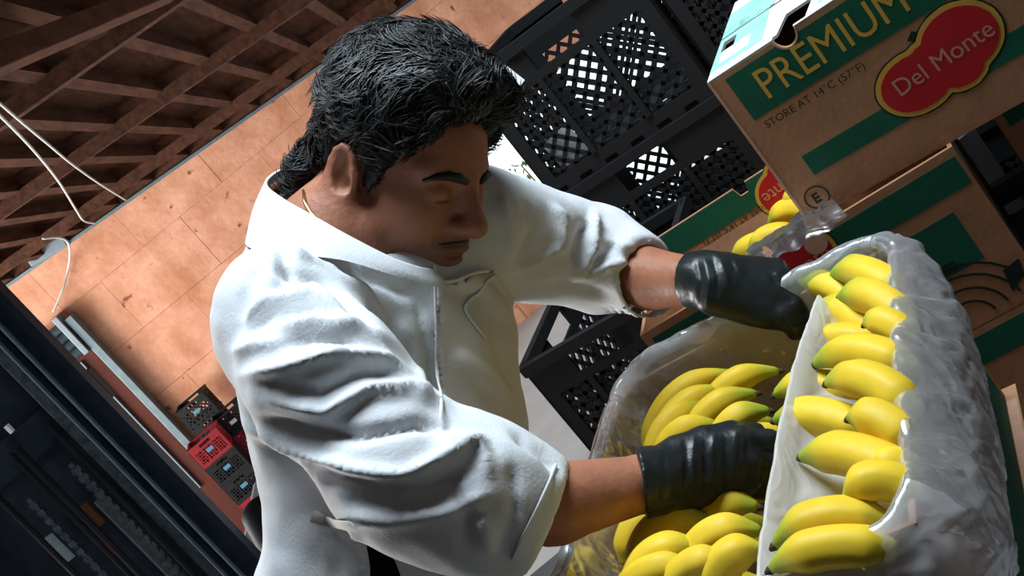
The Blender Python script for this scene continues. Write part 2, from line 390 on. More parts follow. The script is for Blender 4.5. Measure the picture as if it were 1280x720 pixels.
struct(MB().box((3.2, -1.6, LOW), (3.4, 3.6, 3.6)).build('wall_right_blocker', M['darkwall']))  # unseen wall, added to shut sky light out on this side
struct(MB().box((-4.5, -1.8, LOW), (3.4, -1.6, 4.6)).build('wall_front_blocker', M['darkwall']))  # added behind the camera, unseen, so no sky light comes from there
struct(MB().box((-4.7, -1.6, LOW), (-4.5, 2.6, 4.4)).build('wall_left_blocker', M['darkwall']))  # unseen wall added to block sky light from the carton fronts
struct(MB().box((6.8, 3.6, LOW), (7, 12.1, 2.6)).build('wall_far_right', M['darkwall']))

# door with roller-shutter housing at the far end of the wall
d1 = struct(empty('door_1', (-4.2, 11.9, LOW)))
def dpart(name, lo, hi, m, bev=.006):
    o = MB().box((lo[0]+4.2, lo[1]-11.9, lo[2]-LOW), (hi[0]+4.2, hi[1]-11.9, hi[2]-LOW)).build(name, m, d1, bevel=bev); return o
dpart('door_leaf', (-5.0, 11.9, LOW), (-3.62, 11.97, 1.2), M['doorred'])
dpart('jamb', (-3.62, 11.80, LOW), (-3.54, 11.97, 1.44), M['palesteel'])
wf = dpart('window_frame', (-4.66, 11.86, -.75), (-3.80, 11.90, 1.02), M['greysteel'])
dpart('pane', (-4.58, 11.845, -.67), (-3.88, 11.862, .94), M['dglass'], 0)
for k in range(4):
    zz = 1.12+k*.095
    mb = MB().tube([(-4.75+4.2, 11.82-11.9, zz-LOW), (-3.66+4.2, 11.82-11.9, zz-LOW)], .05, 12); mb.build('shutter_rib', M['palesteel'], d1, True)
dpart('shutter_cheek', (-3.70, 11.76, 1.05), (-3.64, 11.96, 1.52), M['greysteel'])

# cables on the roof and wall
def cable(name, pts, d, r_, label):
    q = []
    for x, y in pts:
        v = ray(x, y); t = (2.058-.074*3.93+1.8-.14-1.68)/(v[2]+.074*v[0]+.15*v[1]); q.append(EYE+v*min(t, 11.86/v[1]))
    out = []
    for i in range(len(q)-1):
        p0 = q[max(i-1, 0)]; p1 = q[i]; p2 = q[i+1]; p3 = q[min(i+2, len(q)-1)]
        for t in np.linspace(0, 1, 6, endpoint=False): out.append(.5*((2*p1)+(-p0+p2)*t+(2*p0-5*p1+4*p2-p3)*t*t+(-p0+3*p1-3*p2+p3)*t**3))
    out.append(q[-1]); o = MB().tube(out, r_, 6).build(name, M['wire'], smooth=True); tag(o, label, 'cable'); return o
cable('cable', [(-20, 112), (30, 155), (60, 180), (90, 205), (125, 230), (157, 250)], [8, 9.3, 10.6, 12.0], .009, 'straight pale cable running from the roof to the wall top')
cable('cable', [(-20, 125), (35, 180), (72, 225), (95, 262), (105, 276), (119, 279)], [8, 9, 10, 11, 11.6, 12.0], .009, 'slack pale cable sagging before the salmon wall')
cable('cable', [(54, 298), (75, 297), (86, 306), (86, 330), (78, 362), (66, 390)], [12.05]*6, .012, 'grey conduit looping down the wall above the roller shutter')
lm = MB(); a, b_ = PY(36, 326, 11.88), PY(82, 300, 11.88); lm.bar(a, b_, .12, .10, (0, 0, 1)); o = lm.build('junction_box', M['greysteel'], bevel=.01); tag(o, 'small grey metal box at the top edge of the salmon wall', 'metal box')

# leafy plant outside the gate
pl = empty('potted_plant', (.98, 13.3, LOW)); tag(pl, 'leafy green plant standing outside the bright gate', 'plant')
lv = MB()
for i in range(60):
    p = np.array([RNG.normal(0, .16), RNG.normal(0, .16), RNG.uniform(.7, 1.25)]); d = unit(RNG.normal(size=3)); s_ = unit(np.cross(d, [0, 0, 1.])); L = RNG.uniform(.06, .11)
    lv.add([p, p+d*L*.5+s_*L*.25, p+d*L, p+d*L*.5-s_*L*.25], [(0, 1, 2, 3)])
tag(lv.build('leaves', M['leaf'], pl), kind='stuff')
MB().tube([(0, 0, .3), (.02, 0, .7), (0, .02, 1.1)], [.02, .015, .008], 6).build('stem', M['wood'], pl)
MB().tube([(0, 0, 0), (0, 0, .32)], [.14, .19], 14).build('pot', M['doorred'], pl)

# ------------------------------------------------------------------ forklift at the yard side
fx = PY(170, 540, 4.9)[0]; k_ = .00343
fk = empty('forklift', (fx-.3, 4.9, LOW)); tag(fk, 'dark forklift with tall steel mast, chains and a black seat', 'forklift')
def fpart(name, x0, x1, y0, y1, z0, z1, m, bev=.004):
    return MB().box((x0-fx+.3, y0-4.9, z0-LOW), (x1-fx+.3, y1-4.9, z1-LOW)).build(name, m, fk, bevel=bev)
def off(a): return fx-a*k_
ZT = 2.9
fpart('outer_rail', off(27), off(0), 4.9, 5.0, LOW+.05, ZT, M['steel'])
fpart('rail_lip', off(29), off(26), 4.87, 4.93, LOW+.05, ZT, M['palesteel'], .001)
fpart('inner_rail', off(43), off(29), 4.91, 5.02, LOW+.05, ZT, M['steel'])
fpart('rail_lip', off(45), off(43), 4.88, 4.93, LOW+.05, ZT, M['greysteel'], .001)
fpart('carriage_rail', off(61), off(45), 4.90, 5.0, LOW+.05, ZT, M['steelworn'])
fpart('lift_cylinder', off(103), off(91), 4.93, 4.99, LOW+.6, PY(112, 632, 4.93)[2], M['greysteel'], .01)
fpart('cross_member', off(330), off(0), 5.0, 5.06, -.55, -.40, M['steel'])
fpart('cross_member', off(330), off(0), 5.0, 5.06, 1.2, 1.36, M['steel'])
fpart('outer_rail', off(330), off(303), 4.9, 5.0, LOW+.05, ZT, M['steel'])
fpart('inner_rail', off(300), off(285), 4.91, 5.02, LOW+.05, ZT, M['steel'])
def fz(px, py): return PY(px, py, 4.9)[2]
for o0, z0, z1, m in ((84, LOW+.5, fz(70, 595), 'chain'), (150, LOW+.5, fz(30, 640), 'chain')):
    ln = MB(); z = z0; k = 0
    while z < z1:
        ln.box((off(o0+4.5)-fx+.3, -.03, z-LOW), (off(o0-4.5)-fx+.3, 0.0, z-LOW+.026)); ln.box((off(o0+2.5)-fx+.3, -.024, z-LOW+.024), (off(o0-2.5)-fx+.3, -.008, z-LOW+.05)); z += .046; k += 1
    tag(ln.build('lift_chain', M['steelworn'], fk), kind='stuff')
for o0, r_ in ((70, .012), (118, .016), (128, .012), (176, .014)):
    MB().tube([(off(o0)-fx+.3, 0, 0.9), (off(o0+1)-fx+.3, -.02, 1.9), (off(o0)-fx+.3, 0, 2.9)], r_, 8).build('hydraulic_hose', M['blackrub'], fk, True)
fpart('mast_shade_sheet', off(420), off(61), 5.07, 5.10, LOW+.4, ZT, M['steel'])  # added dark sheet, stands in for shade and hides the lit wall behind the mast
fpart('name_plate', off(188), off(170), 4.97, 5.0, fz(70, 720), fz(40, 690), M['greysteel'], .002)
fpart('warning_lamp', off(112), off(107), 4.9, 4.93, fz(6, 541)-.02, fz(6, 541)+.02, M['paper'], .002)
fpart('load_tag', off(139), off(131), 4.95, 4.98, fz(118, 700)-.05, fz(118, 700)+.05, M['red'], .002)
fpart('load_bracket', off(125), off(112), 4.96, 5.0, fz(95, 664)-.06, fz(95, 664)+.06, M['plank'], .002)
hx = PY(425, 700, 5.6)
hood = MB().box((hx[0]-.35-fx+.3, .35, .3), (hx[0]+.35-fx+.3, 1.7, PY(362, 655, 5.4)[2]-LOW)).build('hood', M['greysteel'], fk, bevel=.04)
MB().box((hx[0]-.36-fx+.3, .55, PY(362, 690, 5.4)[2]-LOW-.03), (hx[0]+.36-fx+.3, .6, PY(362, 690, 5.4)[2]-LOW)).build('hood_seam', M['blackrub'], fk)
sx = PY(332, 645, 5.3)
sb = SDF(sx-np.array([.25, .2, .3]), sx+np.array([.25, .2, .3]), .02)
sb.union(sb.cone(sx+[-.06, 0, -.15], sx+[-.03, 0, .02], .085, .075), 0); sb.union(sb.cone(sx+[.06, 0, -.15], sx+[.03, 0, .02], .085, .075), .05)
v_, f_ = sb.mesh(); mesh('seat_back', v_-np.array([fx-.3, 4.9, LOW]), f_, M['blackrub'], fk, True)
for y_ in (5.2, 6.3):
    for x_ in (fx-1.0, fx+.05):
        MB().tube([(x_-fx+.3, y_-4.9, .25), (x_-fx+.48, y_-4.9, .25)], .25, 20).build('wheel', M['blackrub'], fk, True)
fpart('fork', fx-.75, fx-.63, 3.9, 4.9, LOW+.02, LOW+.07, M['steel']); fpart('fork', fx-.35, fx-.23, 3.9, 4.9, LOW+.02, LOW+.07, M['steel'])

# ------------------------------------------------------------------ crates
def clip_bar(p, d, w_, h_):
    """clip the line p+t*d to the rectangle [0,w]x[0,h]"""
    t0, t1 = -9., 9.
    for a, e, hi in ((p[0], d[0], w_), (p[1], d[1], h_)):
        if abs(e) < 1e-9:
            if a < 0 or a > hi: return None
            continue
        u0, u1 = (0-a)/e, (hi-a)/e
        if u0 > u1: u0, u1 = u1, u0
        t0, t1 = max(t0, u0), min(t1, u1)
    return (t0, t1) if t1-t0 > .01 else None
def crate(name, W_, D_, H_, m, pitch=.03, bar=.007, tagmat=None, handle=True):
    e = empty(name); T = .006
    def wall_(L):
        mb = MB(); top = H_*.70; bot = .035; ed = .03
        mb.box((0, 0, 0), (L, T, bot)); mb.box((0, 0, bot), (ed, T, H_)); mb.box((L-ed, 0, bot), (L, T, H_))
        hw = min(.06, L*.2) if handle else 0
        mb.box((ed, 0, top), (L/2-hw, T, H_-.022)); mb.box((L/2+hw, 0, top), (L-ed, T, H_-.022)); mb.box((L/2-hw, 0, top), (L/2+hw, T, top+.018))
        mb.box((0, -.006, H_-.022), (L, T+.004, H_))
        w2, h2 = L-2*ed, top-bot
        for sgn in (1, -1):
            s0 = -h2-.01
            while s0 < w2+h2:
                r_ = clip_bar((s0, 0 if sgn > 0 else h2), (1, sgn), w2, h2)
                if r_:
                    a = (ed+s0+r_[0], T/2, bot+(0 if sgn > 0 else h2)+sgn*r_[0]); b2 = (ed+s0+r_[1], T/2, bot+(0 if sgn > 0 else h2)+sgn*r_[1])
                    mb.bar(a, b2, bar, T*.8, (sgn*-1, 0, 1))
                s0 += pitch
        for kx in (.33, .66): mb.box((L*kx-.006, -.004, bot), (L*kx+.006, T+.002, top))
        me = bpy.data.meshes.new('lattice_side'); me.from_pydata(mb.v, [], mb.f); me.materials.append(m); return me
    mf, ms = wall_(W_), wall_(D_)
    for loc, rz, me in (((-W_/2, -D_/2, 0), 0, mf), ((W_/2, D_/2, 0), math.pi, mf), ((W_/2, -D_/2, 0), math.pi/2, ms), ((-W_/2, D_/2, 0), -math.pi/2, ms)):
        o = link('lattice_side', me, None, e); o.location = loc; o.rotation_euler = (0, 0, rz)
    mb = MB(); n = max(4, int(W_/.06))
    for i in range(n): mb.box((-W_/2+.01+i*(W_-.02)/n, -D_/2, .002), (-W_/2+.01+i*(W_-.02)/n+.03, D_/2, .012))
    for i in range(5): mb.box((-W_/2, -D_/2+.02+i*(D_-.05)/5, .002), (W_/2, -D_/2+.04+i*(D_-.05)/5, .010))
    mb.build('base_grid', m, e)
    if tagmat: MB().box((-.035, -D_/2-.012, H_*.44), (.035, -D_/2-.005, H_*.60)).build('tag', tagmat, e)
    return e
YB = math.radians(29.3); FX = np.array([math.cos(YB), -math.sin(YB), 0]); GX = np.array([math.sin(YB), math.cos(YB), 0]); ZV = np.array([0, 0, 1.])

# tall stack of black crates behind the man
cw, cd, ch = .40, .36, .301
proto = crate('plastic_crate', cw, cd, ch, M['crate'], .034, .0085)
X0 = P(690, 245, 2.35)
top = 1.505; used = False
ords = ['topmost', 'second from the top', 'third from the top', 'fourth from the top', 'fifth from the top', 'bottom']
def put(o, p, rz): o.location = V(p); o.rotation_euler = (0, 0, rz)
for gi in range(2):
    for ci in range(4):
        for k in range(6):
            ztop = 1.505
            z0 = ztop-(k+1)*ch
            if z0 < -.02 or (gi == 1 and (ci, k) in ((0, 0), (1, 0), (0, 1))): continue
            o = copy_tree(proto) if used else proto; used = True
            ctr = X0+FX*(cw/2+ci*(cw+.012))+GX*(cd/2+gi*(cd+.03))
            put(o, (ctr[0]+RNG.uniform(-.004, .004), ctr[1]+RNG.uniform(-.004, .004), max(z0, 0)), -YB)
            tag(o, 'black crate, %s in the %s column, %s row of tall stack' % (ords[k] if k < 4 else 'bottom', ('free-standing outer', 'second', 'third', 'innermost')[ci], 'front' if gi == 0 else 'rear'), 'crate', 'tall stack of black crates')
# sheets of paper stuck to the crates
def quadsheet(name, px, d, m, label, th=.0012):
    pts = [P(x, y, d) for x, y in px]; mb = MB(); n = CW*th
    mb.add(pts+[p+n for p in pts], [(0, 1, 2, 3), (7, 6, 5, 4), (0, 4, 5, 1), (1, 5, 6, 2), (2, 6, 7, 3), (3, 7, 4, 0)]); o = mb.build(name, m); tag(o, label, 'paper'); return o
dd_ = 2.33
quadsheet('paper_sheet', [(708, 154), (738, 187), (704, 211), (677, 182)], 2.325, M['paper'], 'white paper label stuck to the side of a black crate')
quadsheet('paper_sheet', [(628, 78), (656, 100), (650, 108), (630, 108)], 2.24, M['paper'], 'torn pale paper scrap at the corner of the crate stack')

# lower open crates by the banana boxes
p = P(650, 460, 2.08); first = True; oh = p[2]/4
lc = crate('open_crate', .30, .38, oh, M['crate'], .036, .009)
for k in range(4):
    for ci in range(1):
        o = lc if first else copy_tree(lc); first = False
        c_ = p+FX*.15+GX*.19; put(o, (c_[0], c_[1], p[2]-(k+1)*oh), -YB)
        tag(o, 'black lattice crate, %s of the low open stack beyond the liner' % ('topmost', 'second down', 'third down', 'bottom')[k], 'crate', 'low stack of black crates')

# far stacks of small red and black crates by the wall
pw, ph_ = .34, .235
blk = crate('milk_crate', pw, .32, ph_, M['crate'], .05, .014, M['bluetag'], True)
rd = crate('milk_crate', pw, .32, ph_, M['redcrate'], .05, .014, M['bluetag'], True)
bl2 = crate('milk_crate', pw, .32, ph_, M['crate'], .05, .014, M['paper'], True)
rd2 = crate('milk_crate', pw, .32, ph_, M['redcrate'], .05, .014, M['paper'], True)
fresh = {id(x): True for x in (blk, rd, bl2, rd2)}
def far_crate(src, x, y, z, rz, label):
    o = src if fresh[id(src)] else copy_tree(src); fresh[id(src)] = False
    put(o, (x, y, z), rz); tag(o, label, 'crate', 'milk crates by the wall')
pl_ = PY(263, 556, 10.8); pr2 = PY(312, 546, 11.1)
for k, (src, nm) in enumerate(((rd, 'red'), (blk, 'black'), (blk, 'black'), (rd, 'red'), (blk, 'black'), (blk, 'black'))):
    z = pl_[2]-ph_/2-k*ph_
    if z > LOW-.05: far_crate(src, pl_[0], 10.8, max(z, LOW), .12, '%s milk crate, %s in the column next to the red door' % (nm, ords[k]))
for k, (src, nm) in enumerate(((bl2, 'black'), (rd2, 'red'), (blk, 'black'), (bl2, 'black'), (blk, 'black'), (rd, 'red'))):
    z = pr2[2]-ph_/2-(k-1)*ph_
    if z > LOW-.05: far_crate(src, pr2[0], 11.15, max(z, LOW), .10, '%s milk crate, %s in the taller wall column' % (nm, ords[k]))
for k in range(5):
    z = pl_[2]-ph_/2-(k-1)*ph_
    if z > LOW: far_crate(blk, pl_[0]-.05, 11.55, z, .05, 'black milk crate, %s in the hidden rear column' % ords[k])

# ================================================================== CARTONS
def text_data(s, size, bold=0.0, sx=1.0):
    cu = bpy.data.curves.new('lettering', 'FONT'); cu.body = s; cu.size = size; cu.offset = bold; cu.resolution_u = 3
    o = bpy.data.objects.new('tmp_text', cu); C.objects.link(o); bpy.context.view_layer.update()
    me = bpy.data.meshes.new_from_object(o.evaluated_get(bpy.context.evaluated_depsgraph_get()))
    v = [(q.co.x*sx, q.co.y) for q in me.vertices]; f = [tuple(p.vertices) for p in me.polygons]
    bpy.data.objects.remove(o); bpy.data.meshes.remove(me); bpy.data.curves.remove(cu); return v, f
class Face:
    """a flat printed side: (u, v) -> 3-D in the carton's own frame"""
    def __init__(s, parent, org, du, dv): s.p = parent; s.o = np.array(org, float); s.u = unit(du); s.v = unit(dv); s.n = np.cross(s.u, s.v)
    def at(s, u, v, k): return s.o+s.u*u+s.v*v+s.n*k
    def poly(s, pts, m, name='print', k=.0006):
        mb = MB(); n = len(pts); a = [s.at(u, v, k) for u, v in pts]; b = [s.at(u, v, -.0002) for u, v in pts]
        mb.add(a+b, [tuple(range(n)), tuple(range(2*n-1, n-1, -1))]+[(j, n+j, n+(j+1) % n, (j+1) % n) for j in range(n)]); return mb.build(name, m, s.p)
    def rect(s, u0, v0, u1, v1, m, name='print', k=.0006): return s.poly([(u0, v0), (u1, v0), (u1, v1), (u0, v1)], m, name, k)
    def text(s, t, u, v, size, m, bold=0, k=.0012, rot=0, sx=1.0):
        vs, fs = text_data(t, size, bold, sx); c_, s_ = math.cos(rot), math.sin(rot)
        return mesh('lettering', [s.at(u+x*c_-y*s_, v+x*s_+y*c_, k) for x, y in vs], fs, m, s.p)
    def hole(s, pts, depth=.03):
        """cut a real opening through the panel and the print lying over it"""
        n = len(pts); mb = MB(); a = [s.at(u, v, .01) for u, v in pts]; b = [s.at(u, v, -depth) for u, v in pts]
        mb.add(a+b, [tuple(range(n)), tuple(range(2*n-1, n-1, -1))]+[(j, n+j, n+(j+1) % n, (j+1) % n) for j in range(n)])
        ct_ = mb.build('cutter', M['kraft'], s.p); cs = np.array(a+b)
        bm = bmesh.new(); bm.from_mesh(ct_.data); bmesh.ops.recalc_face_normals(bm, faces=bm.faces); bm.to_mesh(ct_.data); bm.free()
        bpy.context.view_layer.update()
        for o in list(s.p.children):
            if o is ct_ or o.type != 'MESH' or o.name.startswith('lettering'): continue
            vv = np.array([q.co for q in o.data.vertices])
            if (vv.max(0) < cs.min(0)).any() or (vv.min(0) > cs.max(0)).any(): continue
            bm = bmesh.new(); bm.from_mesh(o.data); bmesh.ops.recalc_face_normals(bm, faces=bm.faces); bm.to_mesh(o.data); bm.free()
            md = o.modifiers.new('hole', 'BOOLEAN'); md.operation = 'DIFFERENCE'; md.solver = 'EXACT'; md.object = ct_
            me = bpy.data.meshes.new_from_object(o.evaluated_get(bpy.context.evaluated_depsgraph_get())); o.modifiers.clear(); o.data = me
        bpy.data.objects.remove(ct_)
    def line(s, pts, wd, m, k=.0009, name='print'):
        mb = MB()
        for a, b in zip(pts[:-1], pts[1:]): mb.bar(s.at(*a, k), s.at(*b, k), wd, .0006, np.cross(s.at(*b, k)-s.at(*a, k), s.n))
        return mb.build(name, m, s.p)
    def emblem(s, cu, cv, L, flip=1, text=True, th=1):
        """two-lobed fruit-brand shield: dark outline, mustard ring, red field and cream lettering"""
        def shape(g):
            e = [(-.24, -.05, .29, .235), (.21, .07, .30, .27), (.10, -.17, .17, .12), (-.02, .02, .25, .19)]; out = []
            for t in np.linspace(0, 2*math.pi, 72, endpoint=False):
                d = (math.cos(t), math.sin(t)); best = 0
                for r in np.linspace(0, .75, 150):
                    x, y = d[0]*r, d[1]*r
                    if min(((x-a)/(p+g))**2+((y-b)/(q+g))**2 for a, b, p, q in e) <= 1: best = r
                out.append((cu+flip*d[0]*best*L, cv+flip*d[1]*best*L))
            return out
        s.poly(shape(.055), M['darkprint'], 'logo', .0009*th); s.poly(shape(.04), M['yellowprint'], 'logo', .0014*th); s.poly(shape(.0), M['red'], 'logo', .0020*th)
        s.poly([(cu+flip*x*L, cv+flip*y*L) for x, y in ((-.07, .24), (-.12, .29), (-.05, .34), (0, .28))], M['darkprint'], 'logo', .0009*th)
        if text: s.text('Del Monte', cu-flip*.405*L, cv-flip*.085*L, .215*L, M['cream'], 0, .0027*th, .06+(0 if flip > 0 else math.pi), .93)

def carton(name, w_, d_, h_, pos, yaw_, opened, label, cat='cardboard box', T=.006, group=None):
    """pos = front bottom corner at the carton's own origin side; x along the front, y towards the back"""
    e = empty(name, V(pos), -yaw_); tag(e, label, cat, group)
    k = M['kraft']
    MB().box((0, 0, 0), (w_, T, h_)).build('front_panel', k, e); MB().box((0, d_-T, 0), (w_, d_, h_)).build('back_panel', k, e)
    MB().box((0, T, 0), (T, d_-T, h_)).build('side_panel', k, e); MB().box((w_-T, T, 0), (w_, d_-T, h_)).build('side_panel', k, e)
    MB().box((T, T, 0), (w_-T, d_-T, T)).build('bottom_panel', k, e)
    if not opened: MB().box((0, 0, h_-T*.5), (w_, d_, h_+.001)).build('lid', M['kraft_white'] if opened is None else k, e)
    e['fr'] = 0; del e['fr']
    return e, Face(e, (0, 0, 0), (1, 0, 0), (0, 0, 1)), Face(e, (w_, 0, 0), (0, 1, 0), (0, 0, 1)), Face(e, (0, 0, h_+.001), (1, 0, 0), (0, 1, 0))
def ring(c, r, n=24): return [(c[0]+r*math.cos(2*math.pi*i/n), c[1]+r*math.sin(2*math.pi*i/n)) for i in range(n+1)]

# --- closed carton on the rear stack (opened=None -> bleached lid)
BH_ = .245; TOP = 1.107
b1 = np.array([.379, 1.54, TOP]); W1 = .51
e, f1, s1, t1 = carton('banana_carton', W1, .40, BH_, b1, math.radians(29.9), None, 'closed banana carton with bleached lid resting on the open carton behind')
f1.rect(.022, .166, W1-.022, .236, M['green']); f1.text('PREMIUM BANANAS', .052, .181, .062, M['yellowprint'], .0, sx=.84)
f1.text('STORE AT 14°C (57°F)', .030, .147, .0155, M['darkprint'])
f1.rect(.045, .056, W1-.03, .088, M['green'])
f1.emblem(.258, .103, .158)
f1.line(ring((.030, .026), .0165), .002, M['darkprint']); f1.text('E', .0235, .0185, .021, M['darkprint'], .0006)
f1.poly([(.118+.018*math.cos(t), BH_-.001-.021*math.sin(t)) for t in np.linspace(0, math.pi, 12)], M['kraft_edge'], 'hand_hole_rim', .0013)
bn = [(.36+.05*math.cos(t), .165+.055*math.sin(t)) for t in np.linspace(-2.2, .8, 14)]+[(.37+.03*math.cos(t), .175+.03*math.sin(t)) for t in np.linspace(.6, -2.2, 12)]
f1.poly([(u+.05, v) for u, v in bn], M['yellowprint'], 'print', .0014); f1.line([(u+.05, v) for u, v in bn+bn[:1]], .002, M['darkprint'], .0018)
t1.rect(.0, .035, .085, .33, M['palegreen']); t1.rect(.012, .055, .06, .11, M['kraft_white'], k=.0012)
t1.line([(.0, .19), (.20, .19)], .003, M['darkprint']); t1.text('BANANAS', .02, .20, .05, M['palegreen'], .001)
t1.rect(.17, .03, .48, .30, M['palegreen'])
f1.hole([(.118+.0165*math.cos(t), BH_+.004-.0235*math.sin(t)) for t in np.linspace(0, math.pi, 12)], .012)
t1.hole([(.008, .115), (.030, .115), (.030, .165), (.008, .165)]); t1.hole([(.108, .008), (.152, .008), (.160, .09), (.118, .09)])
f1.line([(.001, .002), (.001, BH_)], .004, M['kraft_edge'], .0004)

# --- open carton under it, bananas inside
y2 = math.radians(23.5); b2 = np.array([.100, 1.619, TOP-BH_]); W2, D2 = .50, .375
e2, f2, s2, t2 = carton('banana_carton', W2, D2, BH_, b2, y2, True, 'open banana carton of fruit holding up the closed carton')
f2.rect(.012, .188, W2-.005, .232, M['green']); f2.emblem(.225, .205, .15, th=.8)
f2.rect(.30, .085, .455, .165, M['green']); f2.rect(.03, .05, .20, .085, M['green'])
f2.hole([(.075+.022*math.cos(t), .196+.011*math.sin(t)) for t in np.linspace(0, 2*math.pi, 18, endpoint=False)], .012)
for r0 in (.035, .055, .075, .092): f2.line([(.395+r0*math.cos(t), .005+r0*1.02*math.sin(t)) for t in np.linspace(.15, 2.6, 12)], .0035, M['darkprint'])
f2.poly([(.46, .02), (.485, .035), (.49, .06), (.465, .055)], M['darkprint']); f2.rect(.40, .088, .42, .105, M['darkprint'], k=.001)
fb = Face(e2, (0, D2-.006, 0), (1, 0, 0), (0, 0, 1))
fb.rect(.0, .197, W2, BH_-.001, M['green'], k=.0008); fb.emblem(.262, .205, .15, -1, th=.8); fb.rect(0, .125, W2, .183, M['kraft_edge'])
fb.text('STORE AT 14°C (57°F)', .20, .195, .014, M['darkprint'], rot=math.pi)
fb.hole([(.180, BH_-.018), (.186, BH_+.01), (.157, BH_+.01), (.165, BH_-.018)], .012)
sd = Face(e2, (W2, 0, 0), (0, 1, 0), (0, 0, 1)); sd.rect(.02, .19, D2-.02, .235, M['palegreen']); sd.rect(.03, .03, D2-.03, .09, M['green'])
o = MB().box((W2*.62, -.003, BH_-.028), (W2*.62+.032, -.001, BH_-.002)); 
q = Face(None, (0, 0, 0), (1, 0, 0), (0, 0, 1)); pts = [np.array([.285+.016*math.cos(t), -.002, .228+.016*math.sin(t)]) for t in np.linspace(0, 2*math.pi, 20, endpoint=False)]
mb = MB(); mb.add(pts+[p-np.array([0, .0008, 0]) for p in pts], [tuple(range(20)), tuple(range(39, 19, -1))]); mb.build('sticker', M['kraft_edge'], e2)
for k in range(3):
    ee, ff, ss, tt = carton('banana_carton', .50, .375, BH_, (.100+.006*k, 1.619, TOP-BH_*(k+2)-.0012*(k+1)), y2, False, 'closed banana carton in the rear stack, %s layer down' % ('second', 'third', 'fourth')[k], group='cartons under the rear boxes')
    ff.rect(.012, .188, .48, .232, M['green']); ff.emblem(.25, .12, .18)
def pallet(p, yaw_, label, h, w_, d_):
    g = empty('pallet', V(p), -yaw_); tag(g, label, 'pallet')
    for i in range(5): MB().box((i*(w_-.07)/4, 0, h-.022), (i*(w_-.07)/4+.07, d_, h)).build('deck_slat', M['wood'], g)
    for i in range(3): MB().box((0, i*(d_-.05)/2, 0), (w_, i*(d_-.05)/2+.05, h-.022)).build('stringer', M['wood'], g)
    return g
pallet((.112, 1.619, 0.0), y2, 'wooden pallet under the rear carton stack', TOP-BH_*4-.0036, .50, .375)
# second rear column to carry the overhanging end of the closed carton
cz = b2+np.array([math.cos(y2), -math.sin(y2), 0])*.56+np.array([math.sin(y2), math.cos(y2), 0])*.10
for k in range(4):
    ee, ff, ss, tt = carton('banana_carton', .42, .36, BH_, (cz[0], cz[1], TOP-BH_*(k+1)-.0012*k), y2, False, 'closed banana carton under the overhanging lid end, %s layer' % ('top', 'second', 'third', 'lowest')[k], group='cartons under the rear boxes')
    ff.rect(.012, .188, .40, .232, M['green']); tt.rect(.02, .02, .38, .10, M['palegreen'])

# --- the open carton the man works in
NR = PZ(1135, 640, 1.137); NW, ND = .40, .51; RIM = 1.125; NZ = RIM-BH_
n0 = NR-FX*NW; n0[2] = NZ
en, fn, sn, tn = carton('banana_carton', NW, ND, BH_, n0, YB, True, 'open film-lined banana carton that the man reaches into')
fn.rect(.20, .06, .34, .20, M['green']); fn.rect(.0, .20, .10, .235, M['green'])
sn.rect(.0, .004, ND-.01, .066, M['green']); sn.rect(.30, .16, .46, .19, M['kraft_edge'])
for k in range(3):
    ee, ff, ss, tt = carton('banana_carton', .42, .53, BH_, n0+FX*(-.005)+GX*(-.005)-ZV*(BH_*(k+1)+.0012*(k+1)), YB, False, 'closed banana carton under the film-lined one, %s layer down' % ('first', 'second', 'third')[k], group='cartons under the film-lined carton')
    ff.rect(.02, .16, .40, .22, M['green']); tt.rect(.405, .02, .418, .50, M['kraft_edge']); ss.rect(.02, .15, .50, .22, M['green'])
pg = pallet((n0[0], n0[1], 0), YB, 'wooden pallet under the film-lined carton stack', NZ-BH_*3-.0036, .42, .50)

def nbox(s, t, z): return n0+FX*s+GX*t+ZV*z     # carton coordinates, z above the dock is n0[2]+z

# ------------------------------------------------------------------ plastic liner
def nv(p, f, s): return noise.noise(Vector((p[0]*f+s, p[1]*f-s*2, p[2]*f+s*.7)))
ln_ = MB(); peri = []
R_ = .045
def rounded():
    out = []; n = 26
    for t in np.linspace(.0, 1, n, endpoint=False): out.append((R_+(NW-2*R_)*t, 0, (0, -1)))
    for a in np.linspace(-90, 0, 6, endpoint=False): out.append((NW-R_+R_*math.cos(math.radians(a)), R_+R_*math.sin(math.radians(a)), (math.cos(math.radians(a)), math.sin(math.radians(a)))))
    for t in np.linspace(.0, 1, n+8, endpoint=False): out.append((NW, R_+(ND-2*R_)*t, (1, 0)))
    for a in np.linspace(0, 90, 6, endpoint=False): out.append((NW-R_+R_*math.cos(math.radians(a)), ND-R_+R_*math.sin(math.radians(a)), (math.cos(math.radians(a)), math.sin(math.radians(a)))))
    for t in np.linspace(.0, 1, n, endpoint=False): out.append((NW-R_-(NW-2*R_)*t, ND, (0, 1)))
    for a in np.linspace(90, 180, 6, endpoint=False): out.append((R_+R_*math.cos(math.radians(a)), ND-R_+R_*math.sin(math.radians(a)), (math.cos(math.radians(a)), math.sin(math.radians(a)))))
    for t in np.linspace(.0, 1, n+8, endpoint=False): out.append((0, ND-R_-(ND-2*R_)*t, (-1, 0)))
    for a in np.linspace(180, 270, 6, endpoint=False): out.append((R_+R_*math.cos(math.radians(a)), R_+R_*math.sin(math.radians(a)), (math.cos(math.radians(a)), math.sin(math.radians(a)))))
    return out
per = rounded()
per2 = []
for i in range(len(per)):
    a, b = per[i], per[(i+1) % len(per)]; per2.append(a); per2.append(((a[0]+b[0])/2, (a[1]+b[1])/2, ((a[2][0]+b[2][0])/2, (a[2][1]+b[2][1])/2)))
per = per2; per2 = []
